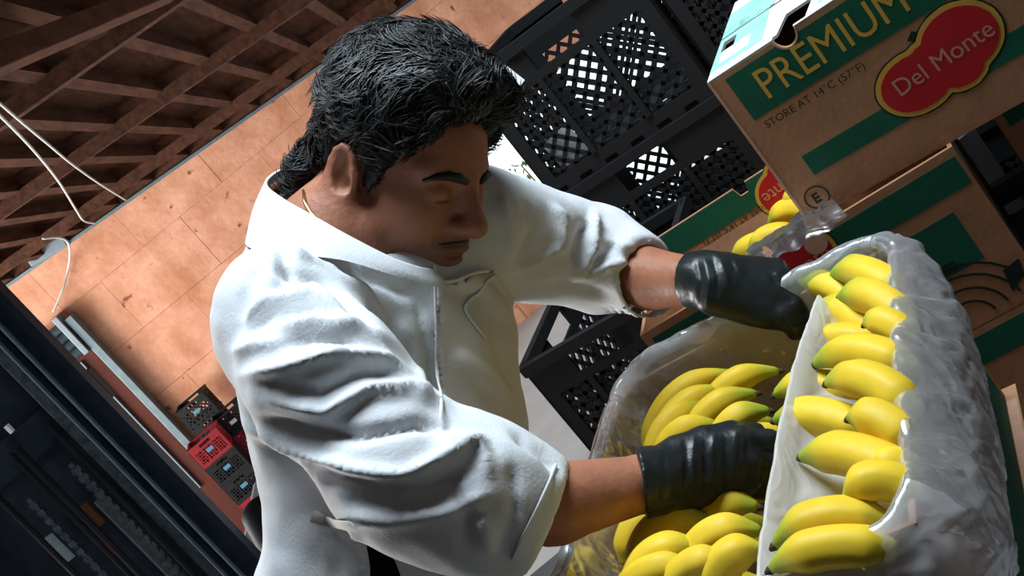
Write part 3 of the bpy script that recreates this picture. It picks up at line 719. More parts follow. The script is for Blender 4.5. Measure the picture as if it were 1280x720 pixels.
for i in range(len(per)):
    a, b = per[i], per[(i+1) % len(per)]; per2.append(a); per2.append(((a[0]+b[0])/2, (a[1]+b[1])/2, ((a[2][0]+b[2][0])/2, (a[2][1]+b[2][1])/2)))
per = per2; MC = 54; vs = []
for (s, t, (nx, ny)) in per:
    wr, wn, wl, wf = max(nx, 0)**2, max(-ny, 0)**2, max(-nx, 0)**2, max(ny, 0)**2
    ff = t/ND; dr_ = .125-.10*max(0, (ff-.45)/.55)**1.6-.015*(1-ff); tw = wr+wn+wl+wf; drop = (wr*dr_+wn*.10+wl*.10+wf*.02)/tw
    flare = (wr*.018+wn*.03+wl*.03+wf*.004)/tw; lift = (wr*.010+wn*.006+wl*.008+wf*.022)/tw
    for c in range(MC):
        q = c/(MC-1)
        if q < .45:
            a = q/.45; out, z = -.012*(1-a)-.0075, BH_-.15*(1-a)**1.0+lift*a
        elif q < .55:
            a = (q-.45)/.10; out, z = -.0075+.0195*a, BH_+lift+.006*math.sin(a*math.pi)
        else:
            a = (q-.55)/.45; out, z = .012+(flare*a+.02*math.sin(a*3.1)*wr)*min(1, drop/.09), BH_+lift-drop*a
        b = nbox(s+nx*out, t+ny*out, z)
        amp = .010 if q > .55 else (.003 if wr > .5 else .007); amp *= (.35 if .40 < q < .60 else 1)
        vert = nv((s+t*1.7, t-s, 0), 15, 3)*.7+nv((s*2, t*2, z*.3), 9, 9)*.7
        d = amp*(vert+.45*nv(b, 26, 1)+.15*nv(b, 60, 5)); d = max(d, -.003) if q < .62 and wr+wn > .5 else d
        rg = max(0, 1-7*abs(nv(b, 17, 12)))*.7+max(0, 1-8*abs(nv(b, 31, 14)))*.45; d += amp*rg*(.55 if q > .55 else -.6)
        if q < .45: d = -abs(d)
        if q > .55: d = abs(d)*.9+.002
        vs.append(b+(FX*nx+GX*ny)*d+ZV*(.006*nv(b, 30, 8) if q > .3 else 0))
n = len(per); fs = [(i*MC+c, ((i+1) % n)*MC+c, ((i+1) % n)*MC+c+1, i*MC+c+1) for i in range(n) for c in range(MC-1)]
lin = mesh('plastic_liner', vs, fs, M['film'], None, True); tag(lin, 'crumpled clear plastic liner folded out over the open carton rim', 'plastic liner')
# slip sheet pulled up between the two banana rows
ep = [PZ(1020, 372, 1.150), PZ(1006, 412, 1.158), PZ(985, 478, 1.156), PZ(968, 560, 1.150), PZ(955, 640, 1.142), PZ(944, 722, 1.136), PZ(930, 800, 1.13)]
def cr(q, u):
    x = u*(len(q)-1); i = min(int(x), len(q)-2); t = x-i; p0 = q[max(i-1, 0)]; p1 = q[i]; p2 = q[i+1]; p3 = q[min(i+2, len(q)-1)]
    return .5*((2*p1)+(-p0+p2)*t+(2*p0-5*p1+4*p2-p3)*t*t+(-p0+3*p1-3*p2+p3)*t**3)
vs = []; NU, NV_ = 80, 40
for i in range(NU):
    u = i/(NU-1); e0 = cr(ep, u); wid = max(.01, min(.155, .372-float((e0-n0)@FX)))
    for j in range(NV_):
        q = j/(NV_-1)
        if q < .35:
            a = 1-q/.35; p_ = e0-FX*.022*a**.6-ZV*(.16*a); 
        elif q < .42:
            a = (q-.35)/.07; p_ = e0+FX*.006*a+ZV*.002*math.sin(a*3.14)
        else:
            a = (q-.42)/.58; p_ = e0+FX*(.006+wid*a)-ZV*(.082*a**.38)
        d = .006*nv(p_, 22, 2)+.0035*nv(p_, 50, 4)+.0015*nv(p_, 95, 6)
        vs.append(p_+(ZV*.8-FX*.3)*d*(.4 if .33 < q < .45 else 1))
fs = [(i*NV_+j, (i+1)*NV_+j, (i+1)*NV_+j+1, i*NV_+j+1) for i in range(NU-1) for j in range(NV_-1)]
sl = mesh('slip_sheet', vs, fs, M['film_milky'], None, True); tag(sl, 'milky plastic slip sheet held up between the two banana rows', 'plastic sheet')

# ------------------------------------------------------------------ bananas
def smooth_(x, a, b): t = np.clip((x-a)/(b-a), 0, 1); return t*t*(3-2*t)
def banana(tip, mid, base, r, label, group, green=.5, tone=0., stub=True):
    tip, mid, base = (np.asarray(x, float) for x in (tip, mid, base)); NS, NR_ = 26, 14
    ctl = 2*mid-.5*(tip+base); vs = []; cols = []; ax = []
    pl = unit(np.cross(base-tip, mid-(tip+base)/2)) if np.linalg.norm(mid-(tip+base)/2) > 1e-4 else ZV
    ang = RNG.uniform(0, 6.28)
    for i in range(NS):
        t = i/(NS-1); p_ = (1-t)**2*tip+2*t*(1-t)*ctl+t*t*base; d = unit(2*(1-t)*(ctl-tip)+2*t*(base-ctl)); x = unit(np.cross(d, pl)); y = np.cross(d, x)
        rr = r*(.27+.73*smooth_(t, -.06, .36)**1.1)*(1-.45*smooth_(t, .80, 1.0))
        if i == 0: rr = r*.20
        g = np.clip((1-smooth_(t, .03, .14+.42*green))*(.55+.55*green)+(smooth_(t, .70, 1))*.5*green, 0, 1)
        for k in range(NR_):
            a = 2*math.pi*k/NR_; q = rr*(1+.065*math.cos(5*a+ang)); vs.append(p_+(x*math.cos(a)+y*math.sin(a))*q)
            yel = np.array([.80-.14*tone, .54-.13*tone, .03]); grn = np.array([.25, .37, .03])
            c = yel*(1-g)+grn*g; cols.append(c)
    fs = [(i*NR_+k, i*NR_+(k+1) % NR_, (i+1)*NR_+(k+1) % NR_, (i+1)*NR_+k) for i in range(NS-1) for k in range(NR_)]
    fs += [tuple(range(NR_))[::-1], tuple((NS-1)*NR_+k for k in range(NR_))]
    o = mesh('banana', vs, fs, M['banana'], None, True); set_col(o.data, np.array(cols)); tag(o, label, 'banana', group)
    d = unit(tip-ctl)
    mb = MB().tube([tip-d*.004, tip+d*.002, tip+d*.0065], [r*.24, r*.22, r*.10], 8); mb.build('blossom_end', M['btip'], o, True)
    return o
def bz(tip, base, zt, zb, bul, r=.0205, lift=.012, **k):
    a, b = PZ(*tip, zt), PZ(*base, zb); d = (tip[0]-base[0], tip[1]-base[1]); L = math.hypot(*d); nx, ny = d[1]/L, -d[0]/L
    if ny > 0 or (abs(ny) < .35 and nx > 0): nx, ny = -nx, -ny
    dep = (project(a)[2]+project(b)[2])/2; off_ = (CR*nx-CU*ny)*bul*dep/FPX
    return banana(a, (a+b)/2+off_+ZV*lift, b, r, **k)
NTH = 'first second third fourth fifth sixth seventh eighth ninth tenth eleventh twelfth thirteenth fourteenth fifteenth sixteenth'.split()
GR, GL, GB = 'bananas in the row beside the folded-out liner', 'bananas in the row under the gloved hand', 'bananas in the rear open carton'
# row along the folded-out liner: tips point to the slip sheet
for i, (tp, bs, zt, zb, bul, r, g) in enumerate([
    ((1040, 345), (1140, 375), 1.118, 1.110, 12, .0205, .8), ((1000, 356), (1090, 392), 1.112, 1.088, 8, .0195, .9), ((1050, 372), (1150, 410), 1.124, 1.112, 12, .0215, .8),
    ((1020, 384), (1112, 432), 1.110, 1.090, 8, .0215, .75), ((1082, 406), (1155, 430), 1.122, 1.112, 6, .0185, .45),
    ((1009, 440), (1110, 438), 1.104, 1.096, 10, .0185, .7), ((1019, 456), (1155, 470), 1.126, 1.114, 14, .021, .45),
    ((969, 494), (1080, 498), 1.106, 1.092, 8, .0195, .4), ((1034, 480), (1158, 520), 1.130, 1.116, 15, .0215, .3),
    ((969, 526), (1095, 548), 1.116, 1.098, 8, .022, .55), ((1062, 524), (1158, 562), 1.130, 1.116, 9, .0205, .35),
    ((1002, 572), (1155, 606), 1.118, 1.110, 10, .0225, .45), ((1100, 596), (1165, 596), 1.112, 1.108, 6, .018, .1),
    ((1058, 628), (1165, 622), 1.124, 1.116, 14, .0195, .15), ((969, 682), (1110, 655), 1.126, 1.112, 10, .0205, .45), ((964, 712), (1120, 690), 1.128, 1.112, 8, .020, .3)]):
    bs = (min(bs[0]-10, 1146), bs[1]-2) if bs[0] > 1125 else bs
    bz(tp, bs, zt+.012, zb, bul, r*.90, .008, green=min(1, g+.22), tone=.1*(i % 3), label='ripe banana, %s from the far corner in the row beside the folded-out liner' % NTH[i], group=GR)
# row under the glove: tips up towards the slip sheet
for i, (tp, bs, zt, zb, bul, r, g) in enumerate([
    ((926, 468), (812, 575), 1.085, 1.075, 26, .017, .3), ((914, 487), (822, 580), 1.097, 1.083, 18, .0165, .35), ((880, 506), (818, 590), 1.112, 1.095, 12, .0165, .4),
    ((974, 464), (880, 545), 1.08, 1.07, 18, .0165, .45), ((946, 492), (862, 568), 1.096, 1.085, 13, .0165, .55), ((962, 514), (900, 575), 1.104, 1.09, 12, .0165, .7), ((895, 530), (830, 585), 1.115, 1.10, 10, .0165, .2),
    ((888, 650), (800, 720), 1.082, 1.080, 22, .0185, .3), ((848, 640), (786, 705), 1.078, 1.070, 16, .017, .3), ((886, 690), (792, 752), 1.103, 1.095, 20, .0195, .45), ((872, 710), (778, 760), 1.116, 1.105, 12, .0165, .3),
    ((918, 705), (842, 745), 1.114, 1.105, 10, .0165, .4), ((952, 664), (865, 716), 1.096, 1.090, 14, .0185, .35), ((958, 690), (895, 740), 1.108, 1.10, 10, .018, .35), ((948, 634), (880, 668), 1.07, 1.06, 10, .017, .5), ((860, 615), (785, 660), 1.060, 1.05, 10, .017, .3)]):
    bz(tp, bs, zt, zb, bul, r, .010, green=g, tone=.1*(i % 3), label='curved dark-ended banana, %s from the far wall under the gloved hand' % NTH[i], group=GL)
# hidden layers that fill the carton below
for i in range(9):
    s_ = .05+.035*(i % 2); t_ = .06+i*.047
    banana(nbox(s_+.13, t_, .13), nbox(s_+.06, t_, .16), nbox(s_, t_+.01, .12), .019, 'banana lying deep in the film-lined carton', 'bananas deep in the film-lined carton', .4, .1)
    banana(nbox(.225, t_, .135), nbox(.295, t_, .165), nbox(.37, t_+.01, .13), .019, 'banana lying deep in the film-lined carton', 'bananas deep in the film-lined carton', .4, .1)
# rear carton fruit
for i, (tp, bs, z0) in enumerate([((905, 318), (965, 300), 1.03), ((915, 332), (985, 308), 1.04), ((980, 268), (1040, 246), 1.06), ((918, 298), (975, 276), 1.01), ((962, 283), (1030, 268), 1.05), ((938, 322), (1000, 298), 1.055), ((930, 285), (1000, 258), 1.0)]):
    bz(tp, bs, z0-.035, z0-.045, 9, .02, .01, green=(.95, .9, .7, .95, .7, .8, .9)[i], tone=.1*(i % 3), label='greenish banana in the rear open carton, %s counted from its front wall' % NTH[i], group=GB)
# film bunched in the rear carton
vs = []; A0, A1, B0, B1 = PZ(930, 318, 1.10), PZ(1040, 255, 1.10), PZ(955, 335, 1.117), PZ(1060, 270, 1.117)
for i in range(30):
    for j in range(12):
        u, t = i/29, j/11; p_ = (A0*(1-u)+A1*u)*(1-t)+(B0*(1-u)+B1*u)*t; vs.append(p_+ZV*(.02*math.sin(t*3.1)+.010*nv(p_, 30, 1)+.006*nv(p_, 70, 2)))
rf = mesh('plastic_film', vs, [(i*12+j, (i+1)*12+j, (i+1)*12+j+1, i*12+j+1) for i in range(29) for j in range(11)], M['film_clear'], None, True); tag(rf, 'bunched clear film lying over fruit in the rear open carton', 'plastic film')
# stray metal rail and pale post in the dark corner
q0 = P(1212, 185, 2.0); o = MB().box((q0[0]-.02, q0[1]-.015, 0), (q0[0]+.02, q0[1]+.015, q0[2]+.03)).build('metal_post', M['greysteel']); tag(o, 'grey upright post in the dark corner behind the cartons', 'post')
for i, (a, b, m) in enumerate((((1242, 246), (1300, 212), 'greysteel'), ((1262, 288), (1310, 262), 'greysteel'))):
    o = MB().bar(P(*a, 1.9), P(*b, 1.8), .035, .03, ZV).build('metal_rail', M[m]); tag(o, ('upper' if i == 0 else 'lower')+' grey metal rail in the dark corner by the cartons', 'rail')

# ================================================================== THE MAN
LAT = unit(camvec(.70, .31, -.64)); FRT = camvec(.655, 0, .715); FRT = unit(FRT-LAT*(FRT@LAT))
hip = P(470, 820, 1.43)
man = empty('person', (hip[0]-.03, hip[1], 0.)); tag(man, 'man in a white coat and black gloves bending over the open carton', 'person')
MO = np.array(man.location)
def mpart(name, v, F, m, parent=None, sm=True):
    o = mesh(name, np.asarray(v)-MO, F, m, parent or man, sm); return o

# ---- head frame (a forward, b towards his right ear, c up)
yw, al, ro = math.radians(30), math.radians(18), math.radians(-22)
f0 = np.array([math.cos(yw), 0, math.sin(yw)]); l0 = np.array([-math.sin(yw), 0, math.cos(yw)]); u0 = np.array([0, 1., 0])
u1 = u0*math.cos(al)+l0*math.sin(al); l1 = l0*math.cos(al)-u0*math.sin(al)
def rz_(q): return np.array([q[0]*math.cos(ro)-q[1]*math.sin(ro), q[0]*math.sin(ro)+q[1]*math.cos(ro), q[2]])
HA, HB, HC = (camvec(*rz_(q)) for q in (f0, l1, u1)); HS = 1.08
HO = P(440, 224, 1.345)-HB*.072*HS
def H2W(q): q = np.asarray(q, float)*HS; return HO+q[..., 0:1]*HA+q[..., 1:2]*HB+q[..., 2:3]*HC
def W2H(p): p = np.asarray(p, float)-HO; return np.array([p@HA, p@HB, p@HC])/HS

# ---- head and neck
hd = SDF((-.15, -.115, -.20), (.16, .115, .16), .0028); X = hd.X
neck_w = P(415, 300, 1.40); nk = W2H(neck_w)
hd.union(hd.ell((.000, 0, .050), (.098, .076, .088)), 0)
hd.union(hd.ell((.050, 0, -.005), (.050, .060, .085)), .03)
for s in (1, -1):
    hd.union(hd.cone((-.012, s*.056, -.040), (.066, s*.020, -.092), .016, .017), .030)
    hd.union(hd.ell((.058, s*.043, -.022), (.030, .022, .026)), .025)
    hd.union(hd.cone((.088, s*.012, .034), (.074, s*.050, .032), .011, .009), .014)
hd.union(hd.ell((.080, 0, -.088), (.019, .024, .017)), .02)
hd.union(hd.ell((.072, 0, -.052), (.030, .036, .028)), .02)
for s in (1, -1): hd.cut(hd.ell((.103, s*.033, .010), (.017, .017, .012)), .012)
for s in (1, -1): hd.union(hd.ell((.083, s*.033, .008), (.0145, .0165, .0135)), .004)
hd.union(hd.cone((.096, 0, .026), (.117, 0, -.018), .0085, .0125), .012)
hd.union(hd.ell((.118, 0, -.022), (.014, .014, .012)), .008)
for s in (1, -1): hd.union(hd.ell((.106, s*.0145, -.025), (.012, .009, .0095)), .006)
hd.union(hd.ell((.098, 0, -.052), (.011, .024, .0065)), .006); hd.union(hd.ell((.096, 0, -.066), (.011, .021, .0075)), .006)
hd.cut(hd.ell((.111, 0, -.0585), (.012, .026, .0022)), .004)
for s in (1, -1):
    hd.union(hd.ell((-.007, s*.082, .000), (.021, .010, .036)), .008)
    hd.cut(hd.ell((-.002, s*.0885, .003), (.010, .007, .021)), .006)
    hd.union(hd.ell((-.002, s*.079, -.028), (.010, .007, .011)), .008)
    arc = [(-.004+.0185*math.cos(t), s*(.0845+.003*math.sin(t)), .004+.031*math.sin(t)) for t in np.linspace(-.2, 4.2, 10)]
    for q0, q1 in zip(arc[:-1], arc[1:]): hd.union(hd.cone(q0, q1, .0038, .0038), .003)
    hd.cut(hd.ell((.004, s*.088, -.006), (.007, .011, .010)), .005)
hd.union(hd.cone((-.030, 0, -.030), tuple(nk), .056, .066), .03)
hd.union(hd.cone((.005, 0, -.055), tuple(nk+np.array([.035, 0, 0])), .040, .05), .03)
hv, hf = hd.mesh(); hv = smooth(hv, hf, 2, .4)
a, b, c = hv.T
skin = np.tile(np.array([.38, .148, .082]), (len(hv), 1))
beard = np.clip(smooth_(-c, .030, .060)*smooth_(a, .005, .04)*(1-smooth_(-c, .105, .13)), 0, 1)*.55+np.clip(np.exp(-((c+.042)/.010)**2)*smooth_(a, .085, .10)*(np.abs(b) < .035), 0, 1)*.5
skin = skin*(1-beard[:, None])+np.array([.10, .058, .045])*beard[:, None]
lips = (np.exp(-((c+.059)/.009)**2)*smooth_(a, .096, .102)*(np.abs(b) < .025))[:, None]*.6; skin = skin*(1-lips)+np.array([.26, .085, .06])*lips
lash = (np.exp(-((c-.001)/.0022)**2)*smooth_(a, .082, .090)*np.exp(-((np.abs(b)-.033)/.012)**4))[:, None]*.85; skin = skin*(1-lash)+np.array([.02, .012, .01])*lash
ear_ = (np.abs(b) > .076)[:, None]*.35; skin = skin*(1-ear_)+np.array([.42, .16, .10])*ear_
hw = H2W(hv)

# ---- arms and torso under the clothes
NA = [P(348, 392, 1.27), P(520, 610, 1.165), P(690, 630, 1.185), P(812, 602, 1.205), P(880, 590, 1.225)]
FA = [P(606, 285, 1.50), P(738, 322, 1.63), P(812, 349, 1.545), P(870, 350, 1.475), P(905, 352, 1.455)]
S = [(P(455, 358, 1.415), .15, .055), (P(463, 398, 1.415), .185, .112), (P(478, 460, 1.42), .188, .130), (P(495, 560, 1.42), .178, .130),
     (P(495, 660, 1.42), .175, .130), (P(475, 800, 1.43), .188, .138), (np.array([hip[0]-.03, hip[1]-.0, .90]), .20, .150)]
allp = np.array([q for q, _, _ in S]+NA+FA+[P(340, 220, 1.42)])
def body_grid(h): return SDF(allp.min(0)-.16, allp.max(0)+.16, h)
bd = body_grid(.012)
bd.union(bd.loft([(q, x*.80, y*.76) for q, x, y in S], LAT, FRT), 0)
bd.chain(NA, [.055, .045, .043, .030, .020], .008); bd.chain(FA, [.055, .046, .042, .031, .020], .008); bd.union(bd.cone(neck_w, S[1][0], .06, .08), .04)
bv, bf = bd.mesh(); bv = smooth(bv, bf, 3)
av = np.concatenate([hw, bv]); af = np.concatenate([hf, bf+len(hw)])
cols = np.concatenate([skin, np.tile(np.array([.38, .148, .082]), (len(bv), 1))])
body = mpart('body', av, af, M['skin']); set_col(body.data, cols)

# ---- brows, eyelashes
def face_a(b_, c_):
    t = np.linspace(.04, .14, 300); q = np.stack([t, np.full(300, b_), np.full(300, c_)], 1); d = hd.sample(q, hd.D); return t[np.argmax(d > 0)]
for s in (1, -1):
    pts = [(b_, c_) for b_, c_ in ((.012, .025), (.022, .0285), (.034, .030), (.046, .0275), (.056, .021))]
    mb = MB(); mb.tube([H2W(np.array([face_a(s*x, y)+.0005, s*x, y]))-MO for x, y in pts], [.004, .0056, .0058, .0045, .002], 8); mb.build('eyebrow', M['hair'], man, True)
mb = MB(); mb.tube([H2W(np.array([face_a(x, -.043)+.0002, x, -.043-.10*abs(x)]))-MO for x in np.linspace(-.028, .028, 9)], [.0006, .0014, .0018, .0018, .001, .0018, .0018, .0014, .0006], 8)
ms = mb.build('moustache', M['hair'], man, True)
for o in [q for q in man.children if q.name.startswith(('eyebrow', 'moustache'))]: set_col(o.data, np.tile(np.array([.014, .010, .008]), (len(o.data.vertices), 1)))

# ---- hair: a bumpy cap with thousands of wavy locks
hr = SDF((-.16, -.125, -.12), (.15, .125, .19), .0035); X = hr.X
hr.union(hr.ell((.002, 0, .062), (.110, .090, .109)), 0); hr.union(hr.ell((.060, 0, .108), (.060, .066, .045)), .02); hr.union(hr.ell((-.085, 0, -.025), (.040, .064, .055)), .025)
A_, B_2, C_2 = X[..., 0], X[..., 1], X[..., 2]
hl = .80*A_-.60*C_2-.020
hr.D = np.maximum(hr.D, np.minimum(hl, 1))
hr.D = np.maximum(hr.D, -(C_2+.085)); hr.D = np.maximum(hr.D, np.minimum(A_+.030, -C_2-.012)*1.0)       # clear of the ear and jaw
hr.union(np.maximum(hr.ell((.022, .0725, .012), (.013, .005, .026)), hl-.012), .004); hr.union(np.maximum(hr.ell((.022, -.0725, .012), (.016, .008, .030)), hl-.012), .006)
for s in (1, -1): hr.cut(hr.ell((-.003, s*.090, .000), (.029, .030, .048)), .006)
rv_, rf_ = hr.mesh(); rv_ = smooth(rv_, rf_, 1); rn = normals(rv_, rf_)
bump = np.array([noise.noise(Vector(p)*45) for p in rv_])*.8+np.array([noise.noise(Vector(p)*110) for p in rv_])*.4
rv_ = rv_+rn*(bump*.009)[:, None]
hverts = [tuple(H2W(p)) for p in rv_]; hfaces = [tuple(f) for f in rf_]; hcol = [(.005, .005, .005)]*len(hverts)
hlv = .80*rv_[:, 0]-.60*rv_[:, 2]-.020; earv = np.linalg.norm((rv_-np.array([0, 0, -.01]))/np.array([.048, 9, .064]), axis=1)
cand = np.argwhere((rn[:, 2] > -.93) & (rv_[:, 2] > -.08) & (hlv < .004) & ((earv > 1) | (np.abs(rv_[:, 1]) < .05)))[:, 0]
pick = RNG.choice(cand, 10000)
for pi in pick:
    p = rv_[pi].copy(); n_ = rn[pi]
    th = 2.2*noise.noise(Vector(p)*22)+.9*noise.noise(Vector(p)*60+Vector((5, 1, 2)))
    base_d = np.array([-.6+.5*max(0, p[0]/.1), .35*np.sign(p[1]), -.45+.7*max(0, p[0]/.1)]); base_d = base_d-n_*(base_d@n_); base_d = unit(base_d+1e-6)
    sd_ = np.cross(n_, base_d); d_ = base_d*math.cos(th)+sd_*math.sin(th); L = RNG.uniform(.018, .040); curl = 5.5*noise.noise(Vector(p)*26+Vector((9, 4, 7)))+RNG.uniform(-.5, .5)
    w0 = RNG.uniform(.0005, .0013); pts = []; q = p+n_*RNG.uniform(-.001, .004); ns = 6
    for i in range(ns):
        t = i/(ns-1); pts.append(q.copy()); s2 = np.cross(n_, d_); ang = curl/ns; d_ = unit(d_*math.cos(ang)+s2*math.sin(ang)+n_*(.10-.26*t)); q = q+d_*L/ns
    grey = RNG.random(); g = .006+(.13*RNG.random() if grey > .90 else 0.0)+(.010 if grey > .6 else 0)
    base_i = len(hverts)
    for i, q in enumerate(pts):
        d_ = unit(pts[min(i+1, ns-1)]-pts[max(i-1, 0)]); x = unit(np.cross(d_, n_)+1e-6); y = np.cross(x, d_); rr = w0*(1-.75*(i/(ns-1))**2)
        for k in range(3):
            an = 2.094*k; hverts.append(tuple(H2W(q+(x*math.cos(an)+y*math.sin(an))*rr))); hcol.append((g, g, g*1.02))
    for i in range(ns-1):
        for k in range(3): hfaces.append((base_i+i*3+k, base_i+i*3+(k+1) % 3, base_i+(i+1)*3+(k+1) % 3, base_i+(i+1)*3+k))
hair = mpart('hair', np.array(hverts), hfaces, M['hair']); set_col(hair.data, np.array(hcol)); hair['label'] = 'short wavy black hair with grey strands'

# ---- coat
ct = body_grid(.006)
tor = ct.loft(S, LAT, FRT)
def sleeve(pts, rad, cut_dir):
    d = None
    for i in range(len(pts)-1):
        e_ = ct.cone(pts[i], pts[i+1], rad[i], rad[i+1])
        if d is None: d = e_
        else:
            k = .05; t = np.clip(.5+.5*(e_-d)/k, 0, 1); d = e_*(1-t)+d*t-k*t*(1-t)
    cd_ = np.asarray(unit(cut_dir), np.float32); pl_c = (ct.X-np.asarray(pts[-1], np.float32))@cd_
    near_end = np.linalg.norm(ct.X-np.asarray(pts[-1], np.float32), axis=-1) < .2
    d = np.where(near_end, np.maximum(d, pl_c), d)
    inner = ct.cone(pts[-1]-cd_*.05, pts[-1]+cd_*.04, rad[-1]-.009, rad[-1]-.006); return np.maximum(d, -inner)
NS_ = [P(352, 398, 1.28), P(405, 476, 1.21), P(506, 590, 1.165), P(600, 624, 1.17), P(682, 646, 1.185)]
FS_ = [P(600, 285, 1.50), P(670, 305, 1.57), P(742, 320, 1.62), P(812, 350, 1.545)]
sl1 = sleeve(NS_, [.073, .072, .067, .067, .058], camvec(.90, -.40, -.05))
sl2 = sleeve(FS_, [.080, .068, .064, .0535], P(868, 350, 1.475)-FS_[-1])
ct.union(tor, 0); ct.union(ct.cone(P(352, 398, 1.28), P(452, 362, 1.41), .066, .06), .05); ct.union(ct.cone(P(600, 285, 1.5), P(480, 372, 1.42), .07, .06), .05)
ct.union(ct.cone(P(352, 352, 1.42), P(350, 305, 1.43), .070, .042), .05); ct.union(sl1, .028); ct.union(sl2, .03)
ct.cut(ct.cone(P(438, 215, 1.40), P(428, 298, 1.385), .080, .072), .012)
ct.D = np.maximum(ct.D, -(ct.X[..., 2]-.80))
ct.union(np.maximum(sl1, -9), 0)
cv, cf = ct.mesh(); cv = smooth(cv, cf, 2, .5); cn = normals(cv, cf)
lowf = nz(cv, 9, 1)*.006+nz(cv, 20, 2)*.0035+nz(cv, 44, 3)*.0012
cuffd = np.minimum(np.linalg.norm(cv-NS_[-1], axis=1), np.linalg.norm(cv-FS_[-1], axis=1)); cv = cv+cn*(lowf*np.clip(cuffd/.10, .25, 1))[:, None]
FOLD = [  # ridges (+) and creases (-): image-space guides for where the cloth bunches
    ([(300, 530), (370, 560), (440, 588), (503, 596), (569, 566), (602, 549)], 9, .013), ([(330, 552), (400, 590), (470, 612), (540, 606), (600, 580)], 12, -.009),
    ([(334, 500), (407, 516), (459, 488), (512, 486), (560, 510)], 9, .011), ([(330, 478), (400, 490), (452, 464), (500, 462)], 9, -.008),
    ([(300, 470), (350, 462), (420, 440), (481, 448), (520, 478)], 8, .010), ([(312, 520), (380, 538), (450, 545), (520, 530), (560, 535)], 9, -.010),
    ([(345, 410), (400, 400), (450, 405), (490, 430)], 9, .008), ([(340, 432), (400, 424), (450, 428)], 8, -.007),
    ([(345, 300), (400, 326), (450, 358), (484, 405)], 8, .009), ([(340, 335), (395, 352), (440, 382), (470, 420)], 8, -.008), ([(340, 350), (390, 366), (430, 396)], 7, .006),
    ([(352, 288), (380, 312), (420, 328)], 6, -.007), ([(420, 640), (480, 650), (560, 640), (620, 612)], 13, .008), ([(430, 625), (500, 632), (570, 618)], 8, -.007),
    ([(545, 560), (575, 548), (600, 555), (615, 600)], 9, .009), ([(640, 575), (645, 640), (625, 700)], 10, -.006), ([(600, 640), (610, 690)], 10, .006), ([(560, 600), (585, 640), (580, 690)], 9, -.005),
    ([(440, 300), (480, 330), (520, 345)], 6, .006), ([(425, 315), (470, 350), (520, 372)], 8, -.006), ([(500, 400), (520, 440), (530, 500)], 9, .006), ([(520, 380), (535, 430), (540, 500)], 5, -.006),
    ([(690, 258), (703, 272), (702, 308), (671, 329), (630, 342)], 7, .010), ([(640, 345), (672, 338), (706, 318)], 8, -.008), ([(655, 250), (668, 285), (650, 320)], 9, -.006),
    ([(745, 266), (742, 291), (744, 312), (715, 356)], 6, .012), ([(735, 275), (726, 300), (720, 330)], 9, -.013), ([(798, 324), (751, 335), (725, 350)], 6, .010), ([(772, 300), (755, 316), (742, 330)], 7, -.009),
    ([(660, 362), (705, 356), (770, 372)], 9, -.006), ([(625, 240), (635, 280), (640, 330)], 8, .007), ([(795, 312), (760, 300)], 6, .006),
    ([(560, 440), (600, 470), (640, 500)], 12, .006), ([(600, 380), (620, 440), (650, 520)], 9, -.006), ([(560, 340), (600, 360), (630, 400)], 9, .006), ([(660, 520), (690, 540), (715, 570)], 8, .01), ([(640, 540), (680, 565), (700, 590)], 8, -.009),
    ([(400, 640), (420, 690), (425, 730)], 9, -.007), ([(440, 655), (450, 700), (452, 730)], 7, .006)]
FOLD += [([(300, 402), (340, 374), (390, 369), (432, 386)], 7, .008), ([(305, 420), (345, 392), (392, 388), (425, 402)], 7, -.008), ([(332, 296), (340, 336), (330, 380)], 7, .006), ([(352, 300), (362, 338), (352, 368)], 7, -.007), ([(318, 330), (306, 372), (300, 420)], 8, -.006), ([(380, 300), (420, 318), (470, 336), (520, 350)], 6, .007), ([(375, 318), (420, 338), (470, 356)], 7, -.007), ([(290, 440), (320, 430), (360, 428)], 7, .006)]
FOLD = [(q, w_*.80, a_*1.15) for q, w_, a_ in FOLD]
cv = strokes(cv, cf, FOLD)
cv = smooth(cv, cf, 1, .35)
cpr = project(cv); tor_d = ct.sample(cv, tor); slv_d = np.minimum(ct.sample(cv, sl1), ct.sample(cv, sl2))
cview = (normals(cv, cf)*unit_rows(EYE-cv)).sum(1)
hole = inpoly(cpr, [(460, 662), (474, 674), (492, 704), (504, 745), (468, 745), (466, 700)]) & (cview > -.1) & (tor_d < slv_d)
keep = ~hole[cf].any(1)
kf = cf[keep]; ed_ = np.concatenate([kf[:, [0, 1]], kf[:, [1, 2]], kf[:, [2, 3]], kf[:, [3, 0]]]); se = {}
for a_, b_ in np.sort(ed_, 1): se[(a_, b_)] = se.get((a_, b_), 0)+1
bn_ = {}
for (a_, b_), n_ in se.items():
    if n_ == 1: bn_.setdefault(a_, []).append(b_); bn_.setdefault(b_, []).append(a_)
for _ in range(10):                                     # even out the cut edge of the coat vent
    new = {k: cv[k]*.4+.6*np.mean([cv[j] for j in v], 0) for k, v in bn_.items()}
    for k, p in new.items(): cv[k] = p
coat = mpart('coat', cv, kf, M['coat']); coat['label'] = 'creased white long-sleeved work coat'
bvh = BVHTree.FromPolygons([Vector(p) for p in cv], [tuple(int(i) for i in f) for f in cf])
def hit(px, py, off_=.003):
    d = V(unit(ray(px, py))); r_ = bvh.ray_cast(V(EYE), d)
    if r_[0] is None: return None
    n_ = r_[1] if r_[1].dot(d) < 0 else -r_[1]; return np.array(r_[0]+n_*off_), np.array(n_)
